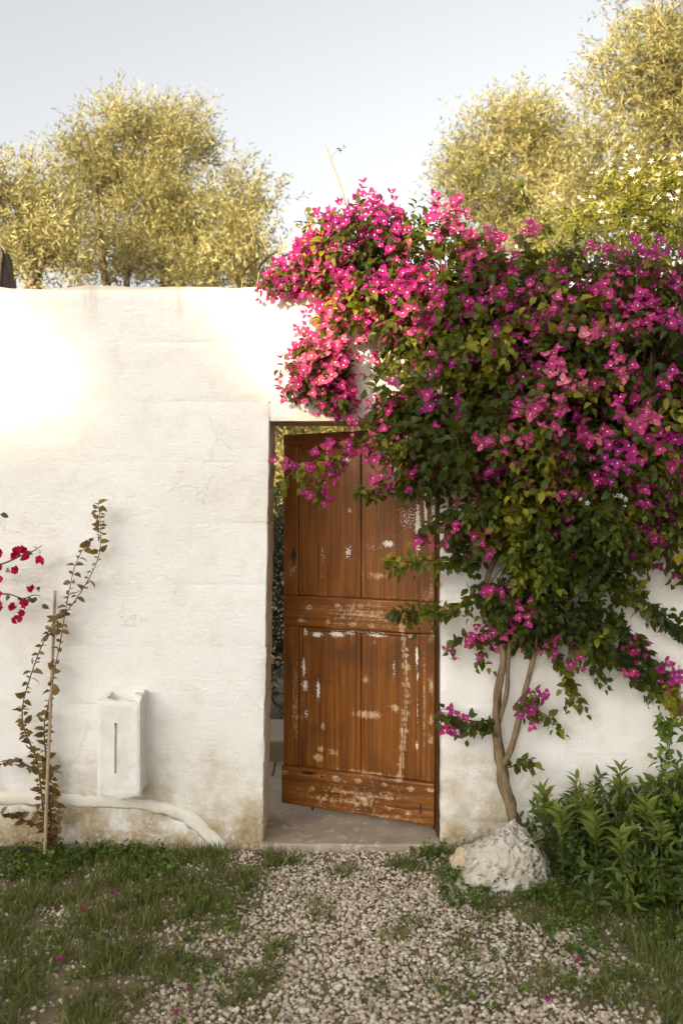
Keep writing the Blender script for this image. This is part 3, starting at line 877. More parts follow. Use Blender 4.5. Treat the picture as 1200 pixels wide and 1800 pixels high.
# garden shrubs seen through the gap of the door
def dark_shrubs():
    root = empty('garden_shrub', (-.3, 2.6, -.012), 'dark narrow-leaved shrub inside the garden, seen through the door gap', 'shrub')
    bl = [((-.55, 2.7, .45), (.5, .4, .45)), ((-.3, 2.8, 1.0), (.5, .45, .5)), ((.1, 2.7, .6), (.45, .4, .55)), ((-.7, 3.0, 1.3), (.5, .4, .4))]
    O, D, ids = in_ellipsoids(bl, 190)
    P, Dl, N, S = sprigs(O, norm(D + np.array([0, 0, .9])), rng.uniform(.15, .3, len(O)), 12, .065, .6, .4)
    tube('stem', [(-.3, 2.6, -.05), (-.35, 2.7, .4), (-.4, 2.8, 1.0)], [.03, .025, .012], M['obark'], root)
    o = link('foliage', bake('foliage', OLEAF, P, Dl, N, S, M['dleaf'], rng.random(len(P)), False), root)
    olive('leafy green olive tree glimpsed over the door top', (-.6, 6.2), [((-.9, 6.2, 2.3), (.8, .7, .8)), ((-.1, 6.4, 2.2), (.8, .7, .7)), ((-.5, 6.2, 1.6), (.9, .6, .6))], per=110, trunk=.08)
dark_shrubs()

# weathered post at the left end
def stone_post():
    me = box_mesh('weathered_post', -2.6, W(15, 470, .62).x, .50, .78, 0, W(0, 438, .6).z, M['post'], .05, 0, 9)
    for v in me.vertices:
        v.co += Vector((nz(v.co, 5, 1), nz(v.co, 5, 3), nz(v.co, 6, 4))) * .035
    tag(link('weathered_post', me), 'dark rough-hewn stone post standing just behind the wall', 'post')
stone_post()

# ------------------------------------------------------------------ the big bougainvillea
def keep_off_wall(P):
    """pull anything that would sit in the wall out in front of it"""
    inside = (P[:, 1] > -.02) & (P[:, 1] < WT + .02) & (P[:, 2] < TOP + .02)
    hole = (P[:, 0] > -.34) & (P[:, 0] < .47) & (P[:, 2] < LINT - .01)
    m = inside & ~hole
    P[m, 1] = -.02 - .06 * rng.random(m.sum())
    behind = (P[:, 1] >= WT + .02) & (P[:, 2] < TOP)
    P[behind, 2] = TOP + .02 + .1 * rng.random(behind.sum())
    return P

def vine():
    base = W(908, 1462, -.2)
    root = empty('bougainvillea', (base.x, base.y, 0), 'large magenta bougainvillea trained up the wall and spilling over the doorway', 'climbing plant')
    def T(pts): return [W(*p) for p in pts]
    tube('trunk', T([(912, 1490, -.22), (902, 1440, -.2), (884, 1370, -.15), (873, 1300, -.1), (872, 1240, -.09), (880, 1180, -.1)]),
         [.032, .028, .024, .021, .019, .017], M['bark'], root, 12, 8, .7)
    branches = [
        ([(880, 1185, -.1), (884, 1150, -.1), (868, 1110, -.09), (850, 1078, -.08), (848, 1045, -.08), (862, 1000, -.12), (890, 930, -.16), (900, 840, -.2), (880, 740, -.24)], [.018, .016, .015, .014, .013, .012, .012, .011, .008]),
        ([(886, 1345, -.14), (905, 1290, -.1), (922, 1215, -.09), (936, 1160, -.09), (950, 1080, -.1), (985, 980, -.14), (1040, 880, -.2), (1080, 760, -.25), (1100, 600, -.3)], [.016, .015, .014, .013, .012, .011, .011, .01, .007]),
        ([(876, 1270, -.09), (890, 1215, -.11), (893, 1150, -.11), (905, 1080, -.12), (940, 960, -.15), (970, 820, -.22), (1000, 680, -.28), (990, 540, -.28)], [.012, .012, .011, .011, .010, .010, .009, .006]),
        ([(900, 840, -.2), (830, 740, -.2), (750, 640, -.2), (680, 540, -.15), (620, 440, -.08)], [.011, .01, .009, .008, .005]),
        ([(970, 820, -.22), (900, 660, -.25), (820, 560, -.22), (760, 460, -.15)], [.01, .009, .008, .005]),
        ([(1000, 960, -.14), (1060, 1010, -.1), (1110, 1040, -.1), (1160, 1080, -.12), (1195, 1110, -.13)], [.008, .007, .006, .005, .003]),
        ([(950, 1080, -.1), (1020, 1110, -.1), (1080, 1140, -.12), (1140, 1200, -.13), (1190, 1235, -.14)], [.009, .008, .007, .005, .003])]
    for p, r in branches: tube('branch', T(p), r, M['bark'], root, 7, 5, .3)
    B = [  # px, py, y, rx, rz (px), ry (m), share of blossom, leaf density
        (628, 430, -.05, 62, 62, .24, .75, 1), (590, 480, .02, 50, 32, .2, .8, 1), (518, 491, .06, 46, 15, .12, .95, 1), (530, 488, .04, 40, 18, .12, .95, 1), (560, 470, .04, 40, 30, .15, .9, 1), (500, 494, .05, 26, 8, .1, 1, 1), (700, 440, -.08, 70, 55, .28, .6, 1),
        (600, 545, -.10, 40, 45, .12, .85, .8), (556, 640, -.10, 42, 52, .12, .95, .8), (566, 655, -.1, 34, 44, .1, .95, .8), (585, 690, -.09, 30, 28, .08, .7, .7), (672, 522, -.15, 66, 48, .2, .65, 1),
        (780, 482, -.14, 80, 74, .28, .65, 1), (880, 510, -.18, 100, 68, .32, .3, 1.1), (1000, 522, -.2, 100, 66, .34, .28, 1.1), (1120, 525, -.24, 95, 62, .34, .6, 1),
        (1210, 560, -.24, 80, 90, .34, .4, 1), (750, 560, -.22, 75, 60, .26, .45, 1), (860, 600, -.28, 105, 80, .32, .35, 1), (1000, 620, -.32, 115, 90, .34, .45, 1), (1140, 640, -.34, 100, 100, .34, .5, 1),
        (712, 678, -.20, 56, 42, .18, .4, 1), (780, 690, -.25, 70, 60, .24, .35, 1), (720, 755, -.20, 65, 50, .17, .3, 1), (820, 770, -.27, 90, 75, .26, .2, 1), (950, 740, -.34, 110, 85, .34, .55, 1),
        (1080, 770, -.34, 110, 95, .34, .38, 1), (1190, 780, -.3, 80, 110, .3, .35, 1), (760, 830, -.19, 50, 40, .13, .3, .9), (850, 870, -.24, 70, 55, .2, .25, 1), (950, 870, -.26, 95, 60, .24, .22, 1),
        (1070, 890, -.28, 105, 60, .24, .38, 1), (1180, 930, -.24, 60, 62, .18, .35, 1), (885, 945, -.18, 70, 42, .16, .4, 1), (985, 960, -.16, 80, 50, .16, .1, 1), (1090, 960, -.18, 60, 30, .14, .5, .9),
        (830, 935, -.17, 45, 40, .12, .2, 1), (1010, 900, -.2, 110, 70, .2, .1, 1), (930, 985, -.16, 80, 60, .14, .1, 1), (1060, 1010, -.13, 60, 40, .1, .15, 1), (890, 1065, -.11, 50, 30, .08, .1, 1), (965, 1020, -.14, 90, 60, .13, .06, 1),
        (900, 1020, -.14, 62, 38, .12, .12, 1), (985, 1045, -.13, 85, 48, .12, .08, 1), (950, 1105, -.11, 60, 36, .10, .25, 1), (1050, 1105, -.11, 80, 40, .10, .12, 1)]
    blobs, fl, dn = [], [], []
    for (px, py, y, rx, rz, ry, f, d_) in B:
        s = PXM * DIST / (DIST + y)
        blobs.append((tuple(W(px, py, y)), (rx / s, ry, rz / s))); fl.append(f); dn.append(d_)
    O, D, ids = in_ellipsoids(blobs, 235)
    hole = np.array([mnoise.noise(Vector(o) * 5.5 + Vector((3, 1, 7))) for o in O])
    kp = (hole > -.16) | (rng.random(len(O)) < .12)
    O, D, ids = O[kp], D[kp], ids[kp]
    fl = np.array(fl)
    d = norm(D + np.array([0, -.35, -.15]) + rng.normal(0, .45, D.shape))
    rm = np.array([min(b[1]) for b in blobs])[ids]
    L = rng.uniform(.07, .17, len(O)) * np.clip(rm / .17, .4, 1)
    # long sprays with their own course
    SP = [([(690, 770, -.2), (640, 775, -.2), (590, 795, -.2), (545, 815, -.2), (500, 840, -.19)], .75, 1.0), ([(600, 790, -.2), (575, 830, -.2), (555, 880, -.2)], .8, .8),
          ([(745, 850, -.2), (690, 860, -.2), (640, 870, -.19), (622, 862, -.19)], .45, 1), ([(800, 890, -.2), (765, 920, -.2), (735, 945, -.2)], .7, .8),
          ([(850, 985, -.15), (790, 985, -.16), (735, 985, -.16), (688, 992, -.16)], .05, 1.5), ([(870, 1040, -.13), (800, 1070, -.14), (750, 1075, -.15), (692, 1072, -.15)], .08, 1.6),
          ([(930, 1100, -.1), (880, 1110, -.1), (835, 1118, -.1), (808, 1120, -.1)], .5, 1.2), ([(850, 1100, -.1), (845, 1140, -.1), (840, 1165, -.1)], .15, 1.1),
          ([(878, 1278, -.1), (840, 1268, -.1), (810, 1265, -.1), (778, 1252, -.1)], .3, 1.5), ([(905, 1240, -.1), (925, 1215, -.11), (945, 1225, -.12), (935, 1240, -.12)], .8, 1.1),
          ([(925, 1240, -.1), (955, 1255, -.11), (985, 1275, -.11)], .35, .9), ([(888, 1350, -.14), (905, 1345, -.14), (928, 1330, -.14)], 0, 1.2),
          ([(1000, 960, -.14), (1060, 1010, -.1), (1110, 1040, -.1), (1160, 1080, -.12), (1195, 1110, -.13)], .22, 2.4), ([(950, 1080, -.1), (1020, 1110, -.1), (1080, 1140, -.12), (1140, 1200, -.13), (1190, 1235, -.14)], .22, 3.2),
          ([(1060, 1090, -.1), (1120, 1130, -.1), (1150, 1170, -.1), (1175, 1215, -.12)], .3, 2.8), ([(960, 1130, -.1), (990, 1180, -.1), (1015, 1230, -.1)], .05, 1.5), ([(1030, 1130, -.1), (1045, 1160, -.1), (1062, 1190, -.11)], .3, 1.2),
          ([(620, 640, -.12), (600, 680, -.1), (612, 715, -.1)], .3, .8), ([(545, 640, -.12), (520, 665, -.12), (508, 680, -.12)], .9, .8),
          ([(870, 400, .05), (850, 330, .08), (858, 285, .1)], .05, .2), ([(970, 440, -.05), (940, 380, 0), (910, 320, .02)], .12, .35), ([(560, 440, 0), (545, 400, .02), (535, 370, .03)], .1, .5),
          ([(1180, 1010, -.15), (1195, 1000, -.15), (1215, 1020, -.15)], .3, 1.2)]
    tw = []
    eO, eD, eL, eF = [], [], [], []
    for pts, f, dens in SP:
        q = T(pts)
        tw.append((q, list(np.linspace(.0045, .0018, len(q)))))
        tot = sum((q[i + 1] - q[i]).length for i in range(len(q) - 1))
        for i in range(len(q) - 1):
            sg = q[i + 1] - q[i]
            m = max(1, int(sg.length / .022 * dens))
            for j in range(m):
                p = q[i].lerp(q[i + 1], (j + random.random()) / m)
                eO.append(tuple(p)); eF.append(f)
                eD.append(tuple((sg.normalized() * .8 + Vector((random.gauss(0, .6), random.gauss(-.35, .4), random.gauss(-.1, .6)))).normalized())); eL.append(random.uniform(.03, .08))
    nb = len(O)
    O2 = np.concatenate([O, np.array(eO)]); d2 = np.concatenate([d, np.array(eD)]); L2 = np.concatenate([L, np.array(eL)])
    f2 = np.concatenate([fl[ids] , np.array(eF)])
    O2 = keep_off_wall(O2)
    # leaves
    bias = np.array([0, -.55, .25])
    P1, D1, N1, S1 = sprigs(O2[:nb], d2[:nb], L2[:nb], 7, .058, .95, .55, bias, .5, .35)
    P2, D2, N2, S2 = sprigs(O2[nb:], d2[nb:], L2[nb:], 4, .056, .95, .5, bias, .5, .4)
    P = np.concatenate([P1, P2]); Dd = np.concatenate([D1, D2]); N = np.concatenate([N1, N2]); S = np.concatenate([S1, S2])
    Dd[:, 2] -= .25
    P = keep_off_wall(P)
    # old and young leaves mixed, clump by clump, over the whole plant
    clump = np.array([mnoise.noise(Vector(p) * 3.2) for p in P])
    var = np.clip(.16 + rng.random(len(P)) * .42 + .50 * clump, 0, .9)
    set_out('leaf', BLEAF, P, norm(Dd), N, S, M['bleaf'], var, root, 300, 'foliage')
    # blossom clusters at shoot ends
    on = rng.random(len(O2)) < f2 * np.where(np.arange(len(O2)) < nb, 1.0, .6)
    # clusters keep together: drop or keep by a slow pattern
    pat = np.array([mnoise.noise(Vector(o) * 4.5) for o in O2])
    on &= (pat > .08 - f2 * .66)
    tip = O2[on] + d2[on] * L2[on, None]
    k_ = 5
    FP = tip[:, None] + rng.normal(0, .026, (len(tip), k_, 3))
    FD = d2[on][:, None] * .7 + rng.normal(0, .5, (len(tip), k_, 3)) + np.array([0, -.55, .1])
    kp = rng.random((len(tip), k_)) < .8
    FP = keep_off_wall(FP[kp]); FD = norm(FD[kp])
    FN = rand_dirs(len(FP)); FS = rng.uniform(.026, .040, len(FP))
    fv = np.clip(.16 + rng.random(len(FP)) * .42 + .55 * np.array([mnoise.noise(Vector(p) * 2.5) for p in FP]), 0, 1)
    set_out('flower', FLOWER, FP, FD, FN, FS, [M['bract'], M['cream']], fv, root, 300, 'blossom', cell=14)
    # fine twigs
    sel = rng.choice(nb, 700, replace=False)
    for i in sel:
        o = Vector(O2[i]); e = o + Vector(d2[i]) * float(L2[i])
        tw.append(([o - Vector(d2[i]) * .12 + Vector((0, .03, 0)), o, e], [.003, .0026, .0014]))
    o = tubes('twigs', tw, M['twig'], root); o['kind'] = 'stuff'
vine()

# dry flower stalk above the blossom
def stalks():
    for lab, pts in (('thin dry stalk with a small withered head rising above the blossom', [(607, 360, .1), (598, 325, .1), (585, 290, .12), (573, 256, .12)]),):
        r = empty('dry_stalk', W(*pts[0]), lab, 'stalk')
        tube('stem', [W(*p) for p in pts], [.005, .004, .0035, .002], M['drystem'], r, 5)
        tube('side_stem', [W(*p) for p in ((582, 282, .12), (588, 268, .12), (606, 258, .12))], [.002, .0015, .001], M['drystem'], r, 4)
        c = np.array([tuple(W(590 + 6 * i, 262 - 2 * (i % 2), .12)) for i in range(4)])
        for i in range(4):
            t = one_mesh('seed_pod', BLEAF[i % 3], M['bronze'], .6)
            link('seed_pod', t, r, Matrix.Translation(Vector(c[i])) @ Matrix.Rotation(i * 1.3, 4, 'Y') @ Matrix.Scale(.028, 4))
stalks()
def reeds():
    for i, (a, b, h) in enumerate(((475, 505, 395), (452, 505, 372), (425, 505, 430), (505, 505, 420))):
        y = 1.2 + .2 * i
        r = empty('tall_grass_stem', (W(a, 505, y).x - .45, y, -.012), 'tall dry yellow grass stem rising behind the wall', 'grass', 'dry grass stems behind the wall')
        q = W(a, 505, y); t = W(a - 22 + 6 * i, h, y)
        tube('stem', [(q.x - .45, y, -.05), (q.x - .3, y, 1.2), q, q.lerp(t, .5) + Vector((.02, 0, 0)), t], [.006, .005, .004, .003, .0015], M['drystem'], r, 5)
        for j in range(3):
            p = q.lerp(t, .15 + .25 * j)
            link('blade', one_mesh('blade', LLEAF[j], M['drystem'], .5), r, Matrix.Translation(p) @ Matrix.Rotation(-1.0 - .2 * j, 4, 'Y') @ Matrix.Rotation(j * 2.1, 4, 'Z') @ Matrix.Scale(.22, 4))
reeds()

# ------------------------------------------------------------------ jasmine above and among the bougainvillea
def jasmine():
    root = empty('jasmine', (1.75, .62, -.012), 'yellow-green jasmine with white star flowers topping the wall beside the blossom', 'climbing plant')
    tube('stem', [(1.75, .62, -.05), (1.72, .6, 1.2), (1.7, .55, 2.6), (1.68, .4, 3.0)], [.03, .025, .02, .01], M['bark'], root)
    bl = []
    for (px, py, y, rx, rz, ry) in ((1010, 425, .1, 75, 32, .2), (1090, 405, .12, 90, 50, .25), (1170, 370, .2, 75, 62, .3), (1200, 450, .05, 60, 70, .25), (1120, 350, .35, 60, 35, .2)):
        s = PXM * DIST / (DIST + y); bl.append((tuple(W(px, py, y)), (rx / s, ry, rz / s)))
    O, D, ids = in_ellipsoids(bl, 150)
    O = keep_off_wall(O)
    d = norm(D + np.array([0, -.2, .15]) + rng.normal(0, .4, D.shape))
    P, Dl, N, S = sprigs(O, d, rng.uniform(.08, .18, len(O)), 8, .062, .9, .6, np.array([0, -.4, .2]), .45, .25)
    P = keep_off_wall(P)
    var = np.clip(.35 + .6 * rng.random(len(P)), 0, 1)
    set_out('leaf', LLEAF, P, Dl, N, S, M['jleaf'], var, root, 200, 'foliage')
    on = rng.random(len(O)) < .3
    tip = O[on] + d[on] * .15
    FP = np.concatenate([tip, tip + rng.normal(0, .03, tip.shape)])
    ex = np.array([tuple(W(a, b, -.50)) for a, b in ((1019, 877), (1031, 884), (1098, 878), (1097, 890), (1090, 872), (1120, 570), (1108, 590), (1080, 870))])
    FP = np.concatenate([keep_off_wall(FP), ex])
    FD = norm(np.array([0, -1, .3]) + rng.normal(0, .4, FP.shape))
    set_out('flower', STAR, FP, FD, rand_dirs(len(FP)), rng.uniform(.012, .017, len(FP)), M['white'], rng.random(len(FP)), root, 300, 'blossom')
jasmine()

# ------------------------------------------------------------------ plants at the left
def young_vine():
    b = W(88, 1505, -.12)
    root = empty('young_bougainvillea', (b.x, b.y, -.012), 'young bronze-leaved climber with two thin stems tied to a cane', 'climbing plant')
    K = lambda L, y=-.09: [W(a / 2.5, c / 2.5 + 860, y) for a, c in L]
    s1 = K([(215, 1600), (190, 1400), (165, 1200), (110, 1060), (100, 960), (130, 840), (180, 700), (235, 590), (300, 530), (370, 430), (430, 310), (445, 190), (432, 60)])
    s2 = K([(230, 1600), (215, 1300), (195, 1060), (215, 940), (240, 800), (265, 680), (285, 560), (305, 450), (330, 340), (380, 240), (415, 225)], -.085)
    s3 = K([(200, 1500), (130, 1460), (60, 1440), (5, 1420)]); s4 = K([(150, 1230), (80, 1195), (30, 1200), (-10, 1218)]); s5 = K([(215, 1560), (260, 1480), (250, 1420), (225, 1350), (240, 1220)])
    P, Dd = [], []
    for st, (sp, r, stp) in zip(('stem', 'stem', 'side_shoot', 'side_shoot', 'side_shoot'), ((s1, .0045, .03), (s2, .004, .034), (s3, .003, .03), (s4, .003, .03), (s5, .0025, .035))):
        tube(st, sp, list(np.linspace(r, r * .4, len(sp))), M['twig'], root, 6)
        n = len(sp)
        for i in range(n - 1):
            sg = sp[i + 1] - sp[i]; low = sp[i].z < .62
            m = max(1, int(sg.length / (stp * (.5 if low or i == n - 2 else 1))))
            for j in range(m):
                for sd in (-1, 1):
                    P.append(tuple(sp[i].lerp(sp[i + 1], (j + random.random() * .6) / m)))
                    Dd.append((sd * random.uniform(.4, 1) , random.uniform(-.8, .1), random.uniform(-.25, .55)))
    P = np.array(P); Dd = norm(np.array(Dd) + rng.normal(0, .2, P.shape))
    N = norm(np.array([0, -.5, .6]) + rng.normal(0, .6, P.shape))
    S = rng.uniform(.018, .056, len(P))
    set_out('leaf', BLEAF, P, Dd, N, S, M['bronze'], rng.random(len(P)), root, 300, 'foliage', cell=5)
    cn = empty('bamboo_cane', W(76, 1536, -.16), 'thin pale bamboo cane leaning on the wall behind the young climber', 'cane')
    q = [W(77, 1545, -.16), W(80, 1480, -.14), W(86, 1320, -.11), W(93, 1160, -.07), W(97.5, 1038, -.03)]
    tube('culm', q, [.0085, .0085, .008, .0075, .007], M['cane'], cn, 9, 5)
    for t in (.1, .25, .4, .55, .7, .85):
        a = q[0].lerp(q[-1], t); i = min(3, int(t * 4)); a = q[i].lerp(q[i + 1], t * 4 - i)
        tube('node', [a - Vector((0, 0, .004)), a, a + Vector((0, 0, .004))], [.0085, .0102, .0085], M['cane'], cn, 9, 2)
    c = W(95, 1108, -.075)
    V, F, T = tube_np([c + Vector((.024 * math.cos(a), .018 * math.sin(a), .006 * math.sin(2 * a))) for a in np.linspace(0, 6.1, 12)], [.003] * 12, 5, 2)
    tag(link('plant_tie', mesh_np('plant_tie', V, [F, T], M['tie'], smooth=True)), 'small green tie round the cane and climber stems', 'tie')
young_vine()

def crimson():
    root = empty('crimson_bougainvillea', (-2.1, -.14, -.012), 'crimson bougainvillea whose two flowering twigs reach in beside the bronze climber', 'climbing plant')
    K = lambda L, y=-.12: [W(a / 2.5, c / 2.5 + 860, y) for a, c in L]
    tube('stem', [(-2.1, -.14, -.05), (-2.08, -.12, .6), (-2.0, -.1, 1.2), (-1.95, -.1, 1.5)], [.015, .013, .01, .006], M['bark'], root)
    b1 = K([(-240, 420), (-100, 360), (20, 325), (100, 290), (150, 270), (188, 246)]); b2 = K([(-220, 560), (-80, 480), (30, 460), (100, 480), (150, 465), (180, 470)])
    for q in (b1, b2): tube('branch', q, [.006, .005, .004, .003, .0025, .0015], M['twig'], root, 6)
    fl = [(0, 285), (50, 300), (92, 248), (88, 268), (85, 350), (130, 305), (175, 322), (5, 325), (2, 378), (60, 285), (-40, 330), (-60, 350), (10, 460), (130, 435), (15, 505), (68, 512), (108, 530), (70, 570), (95, 515), (-30, 470), (0, 515), (-50, 520)]
    P = np.array([tuple(W(a / 2.5, c / 2.5 + 860, -.14)) for a, c in fl])
    set_out('flower', FLOWER_W, P, norm(np.array([0, -.8, -.1]) + rng.normal(0, .6, P.shape)), rand_dirs(len(P)), rng.uniform(.034, .044, len(P)), [M['crimson'], M['crimson']], rng.random(len(P)), root)
    lf = [(150, 255), (180, 272), (120, 275), (100, 285), (30, 350), (0, 110), (140, 500), (165, 475), (185, 508), (150, 480), (40, 465), (170, 445), (80, 470), (15, 340), (130, 470)]
    P = np.array([tuple(W(a / 2.5, c / 2.5 + 860, -.125)) for a, c in lf])
    set_out('leaf', BLEAF, P, norm(np.array([.4, -.3, -.2]) + rng.normal(0, .6, P.shape)), norm(np.array([0, -.8, .4]) + rng.normal(0, .4, P.shape)), rng.uniform(.032, .048, len(P)), M['sleaf'], rng.random(len(P)), root)
crimson()

tag(tube('garden_hose', [(-2.6, -.06, .012), (-1.9, -.05, .012), (-1.5, -.045, .010), (-1.25, -.06, .008), (-1.05, -.05, .004), (-.9, -.07, -.02)], [.011] * 6, M['hose'], None, 8),
    'dark green garden hose lying along the foot of the wall', 'hose')

# ------------------------------------------------------------------ rocks by the vine
def rock(name, c, r, mat, label, seed, pits, taper=0):
    bm = bmesh.new(); bmesh.ops.create_icosphere(bm, subdivisions=5, radius=1)
    for v in bm.verts:
        u = v.co.normalized()
        k_ = 1 + .22 * mnoise.noise(u * 1.6 + Vector((seed, 0, 0))) + .10 * mnoise.noise(u * 4 + Vector((0, seed, 0)))
        if pits:
            k_ += .05 * mnoise.noise(u * 10 + Vector((0, 0, seed)))
            h = mnoise.noise(u * 7.5 + Vector((seed, seed, 0)))
            if h > .18: k_ -= min(.2, (h - .18) * 1.2)
            k_ += .04 * mnoise.noise(u * 22)
        p = u * k_
        s = 1 - taper * max(-.6, p.z)
        v.co = Vector((c[0] + p.x * r[0] * s + .12 * r[0] * p.z, c[1] + p.y * r[1] * s, c[2] + p.z * r[2]))
    me = bpy.data.meshes.new(name); bm.to_mesh(me); bm.free(); me.materials.append(mat)
    me.polygons.foreach_set('use_smooth', np.ones(len(me.polygons), bool))
    return tag(link(name, me), label, 'rock')
q = W(888, 1520, -.40)
rock('pitted_rock', (q.x, -.38, .06), (.20, .15, .175), M['rock'], 'large pale pitted limestone rock at the foot of the vine trunk', 3.3, True, .42)
q = W(818, 1492, -.30)
rock('small_rock', (q.x, -.30, .05), (.07, .06, .065), M['rock2'], 'small ochre stone leaning against the pale pitted rock', 8.1, False)

# ------------------------------------------------------------------ shrubs at the right
def shrub():
    root = empty('leafy_shrub', (1.35, -.4, -.012), 'low dense dark green shrub with upright leafy shoots beside the pitted rock', 'shrub')
    bl = [((1.05, -.30, .14), (.24, .22, .20)), ((1.35, -.35, .16), (.32, .28, .22)), ((1.7, -.35, .2), (.34, .3, .26)), ((2.1, -.35, .2), (.4, .3, .28)), ((1.2, -.62, .05), (.28, .22, .14)),
          ((1.55, -.68, .06), (.34, .26, .17)), ((1.95, -.7, .08), (.36, .28, .2)), ((1.25, -.2, .22), (.22, .14, .18)), ((1.55, -.2, .26), (.25, .14, .18)), ((2.4, -.5, .1), (.4, .4, .2))]
    bl = [((c[0], c[1], c[2] * .85), (r[0], r[1], r[2] * .78)) for c, r in bl]
    O, D, ids = in_ellipsoids(bl, 150)
    O = keep_off_wall(O); O = O[O[:, 2] > -.02]
    n = len(O)
    d = norm(np.array([0, -.25, 1.0]) + rng.normal(0, .45, (n, 3)))
    P, Dl, N, S = sprigs(O, d, rng.uniform(.06, .15, n), 8, .078, .85, .7, np.array([0, -.3, .2]), .35, .1)
    P = keep_off_wall(P); k_ = P[:, 2] > -.02
    # upright shoots
    sh = []
    for (a, b, y0, py0) in ((1012, 1378, -.42, 1500), (1088, 1358, -.3, 1470), (1035, 1405, -.5, 1540), (955, 1395, -.4, 1490), (1045, 1440, -.62, 1560), (1135, 1415, -.5, 1510), (985, 1430, -.55, 1540), (1160, 1455, -.6, 1550), (1090, 1470, -.72, 1570)):
        t0, t1 = W(a + 4, py0, y0), W(a, b, y0 - .02)
        tube('shoot', [t0, t0.lerp(t1, .5), t1], [.004, .0035, .002], M['weed'], root, 5)
        m = 9
        o1 = np.array([tuple(t0.lerp(t1, .55))]); dd = np.array([tuple((t1 - t0).normalized())])
        sh.append(sprigs(o1, dd, np.array([(t1 - t0).length * .5]), 18, .095, .8, .8, np.array([0, -.2, .2]), .2, .0))
    P = np.concatenate([P[k_]] + [s[0] for s in sh]); Dl = np.concatenate([Dl[k_]] + [s[1] for s in sh]); N = np.concatenate([N[k_]] + [s[2] for s in sh]); S2 = np.concatenate([S[k_]] + [s[3] for s in sh])
    var = np.clip(rng.random(len(P)) * .6 + .35 * np.array([mnoise.noise(Vector(p) * 5) for p in P]) + .1, 0, 1); var[k_.sum():] = .8 + .2 * rng.random(len(P) - k_.sum())
    set_out('leaf', LLEAF, P, Dl, N, S2, M['sleaf'], var, root, 300, 'foliage')
    fw = np.array([tuple(W(a, b, -.44)) for a, b in ((1122, 1456), (1124, 1472), (1118, 1478), (1144, 1463), (1128, 1470), (1196, 1466), (1199, 1476), (1193, 1478))])
    FP = np.concatenate([fw, fw + rng.normal(0, .008, fw.shape)])
    set_out('flower', STAR, FP, norm(np.array([0, -1, .4]) + rng.normal(0, .4, FP.shape)), rand_dirs(len(FP)), rng.uniform(.011, .014, len(FP)), M['white'], rng.random(len(FP)), root)
    r2 = empty('lemon_green_shrub', (1.72, -.2, -.012), 'taller light green shrub with oval leaves against the wall beyond the low shrub', 'shrub')
    O, D = [], []
    for (pts) in ([(1150, 1480, -.2), (1160, 1380, -.2), (1178, 1300, -.18), (1180, 1265, -.18)], [(1190, 1480, -.25), (1195, 1400, -.25), (1205, 1330, -.25)], [(1120, 1480, -.25), (1135, 1410, -.25), (1165, 1370, -.25)], [(1210, 1480, -.2), (1230, 1380, -.2), (1215, 1290, -.2)],
                  [(1140, 1470, -.3), (1165, 1440, -.32), (1190, 1410, -.34)]):
        q = [W(*p) for p in pts]
        tube('stem', [Vector((q[0].x, q[0].y, -.04))] + q, [.006] + [.005, .0035, .0025, .0015][:len(q)], M['twig'], r2, 5)
        for i in range(len(q) - 1):
            for j in range(6):
                O.append(tuple(q[i].lerp(q[i + 1], (j + random.random()) / 6))); D.append((random.gauss(0, .7), random.gauss(-.3, .4), random.uniform(.1, .9)))
    O = np.array(O); P, Dl, N, S = sprigs(O, norm(np.array(D)), np.full(len(O), .07), 5, .07, .9, .6, np.array([0, -.4, .2]), .4, .15)
    set_out('leaf', [leaf_tpl(.46, .35, .25), leaf_tpl(.42, .45, .1)], keep_off_wall(P), Dl, N, S, M['weed'], .1 + .8 * rng.random(len(P)), r2, 300, 'foliage')
shrub()

# ------------------------------------------------------------------ gravel, grass, weeds
def path_amt(x, y):
    """1 on the gravel path, 0 in the grass"""
    t = min(1, max(0, -y / 1.6))
    c = .12 + .12 * t; hw = .42 + .34 * t
    e = abs(x - c) - hw
    n = .42 * mnoise.noise(Vector((x * 2.6, y * 2.6, 5))) + .30 * mnoise.noise(Vector((x * 8, y * 8, 2)))
    v = .5 - (e + n) / .34
    if x > .55 and y > -.7: v -= .8
    return min(1, max(0, v))

def rock_tpl(seed):
    r = random.Random(seed); bm = bmesh.new()
    for i in range(13):
        v = Vector((r.gauss(0, 1), r.gauss(0, 1), r.gauss(0, 1))).normalized()
        bm.verts.new((v.x * r.uniform(.85, 1.2), v.y * r.uniform(.65, .95), v.z * r.uniform(.5, .75)))
    g = bmesh.ops.convex_hull(bm, input=bm.verts)
    bmesh.ops.delete(bm, geom=[v for v in bm.verts if not v.link_faces], context='VERTS')
    bmesh.ops.triangulate(bm, faces=bm.faces)
    bm.verts.index_update()
    t = Tpl([tuple(v.co) for v in bm.verts], [[v.index for v in f.verts] for f in bm.faces]); bm.free(); return t

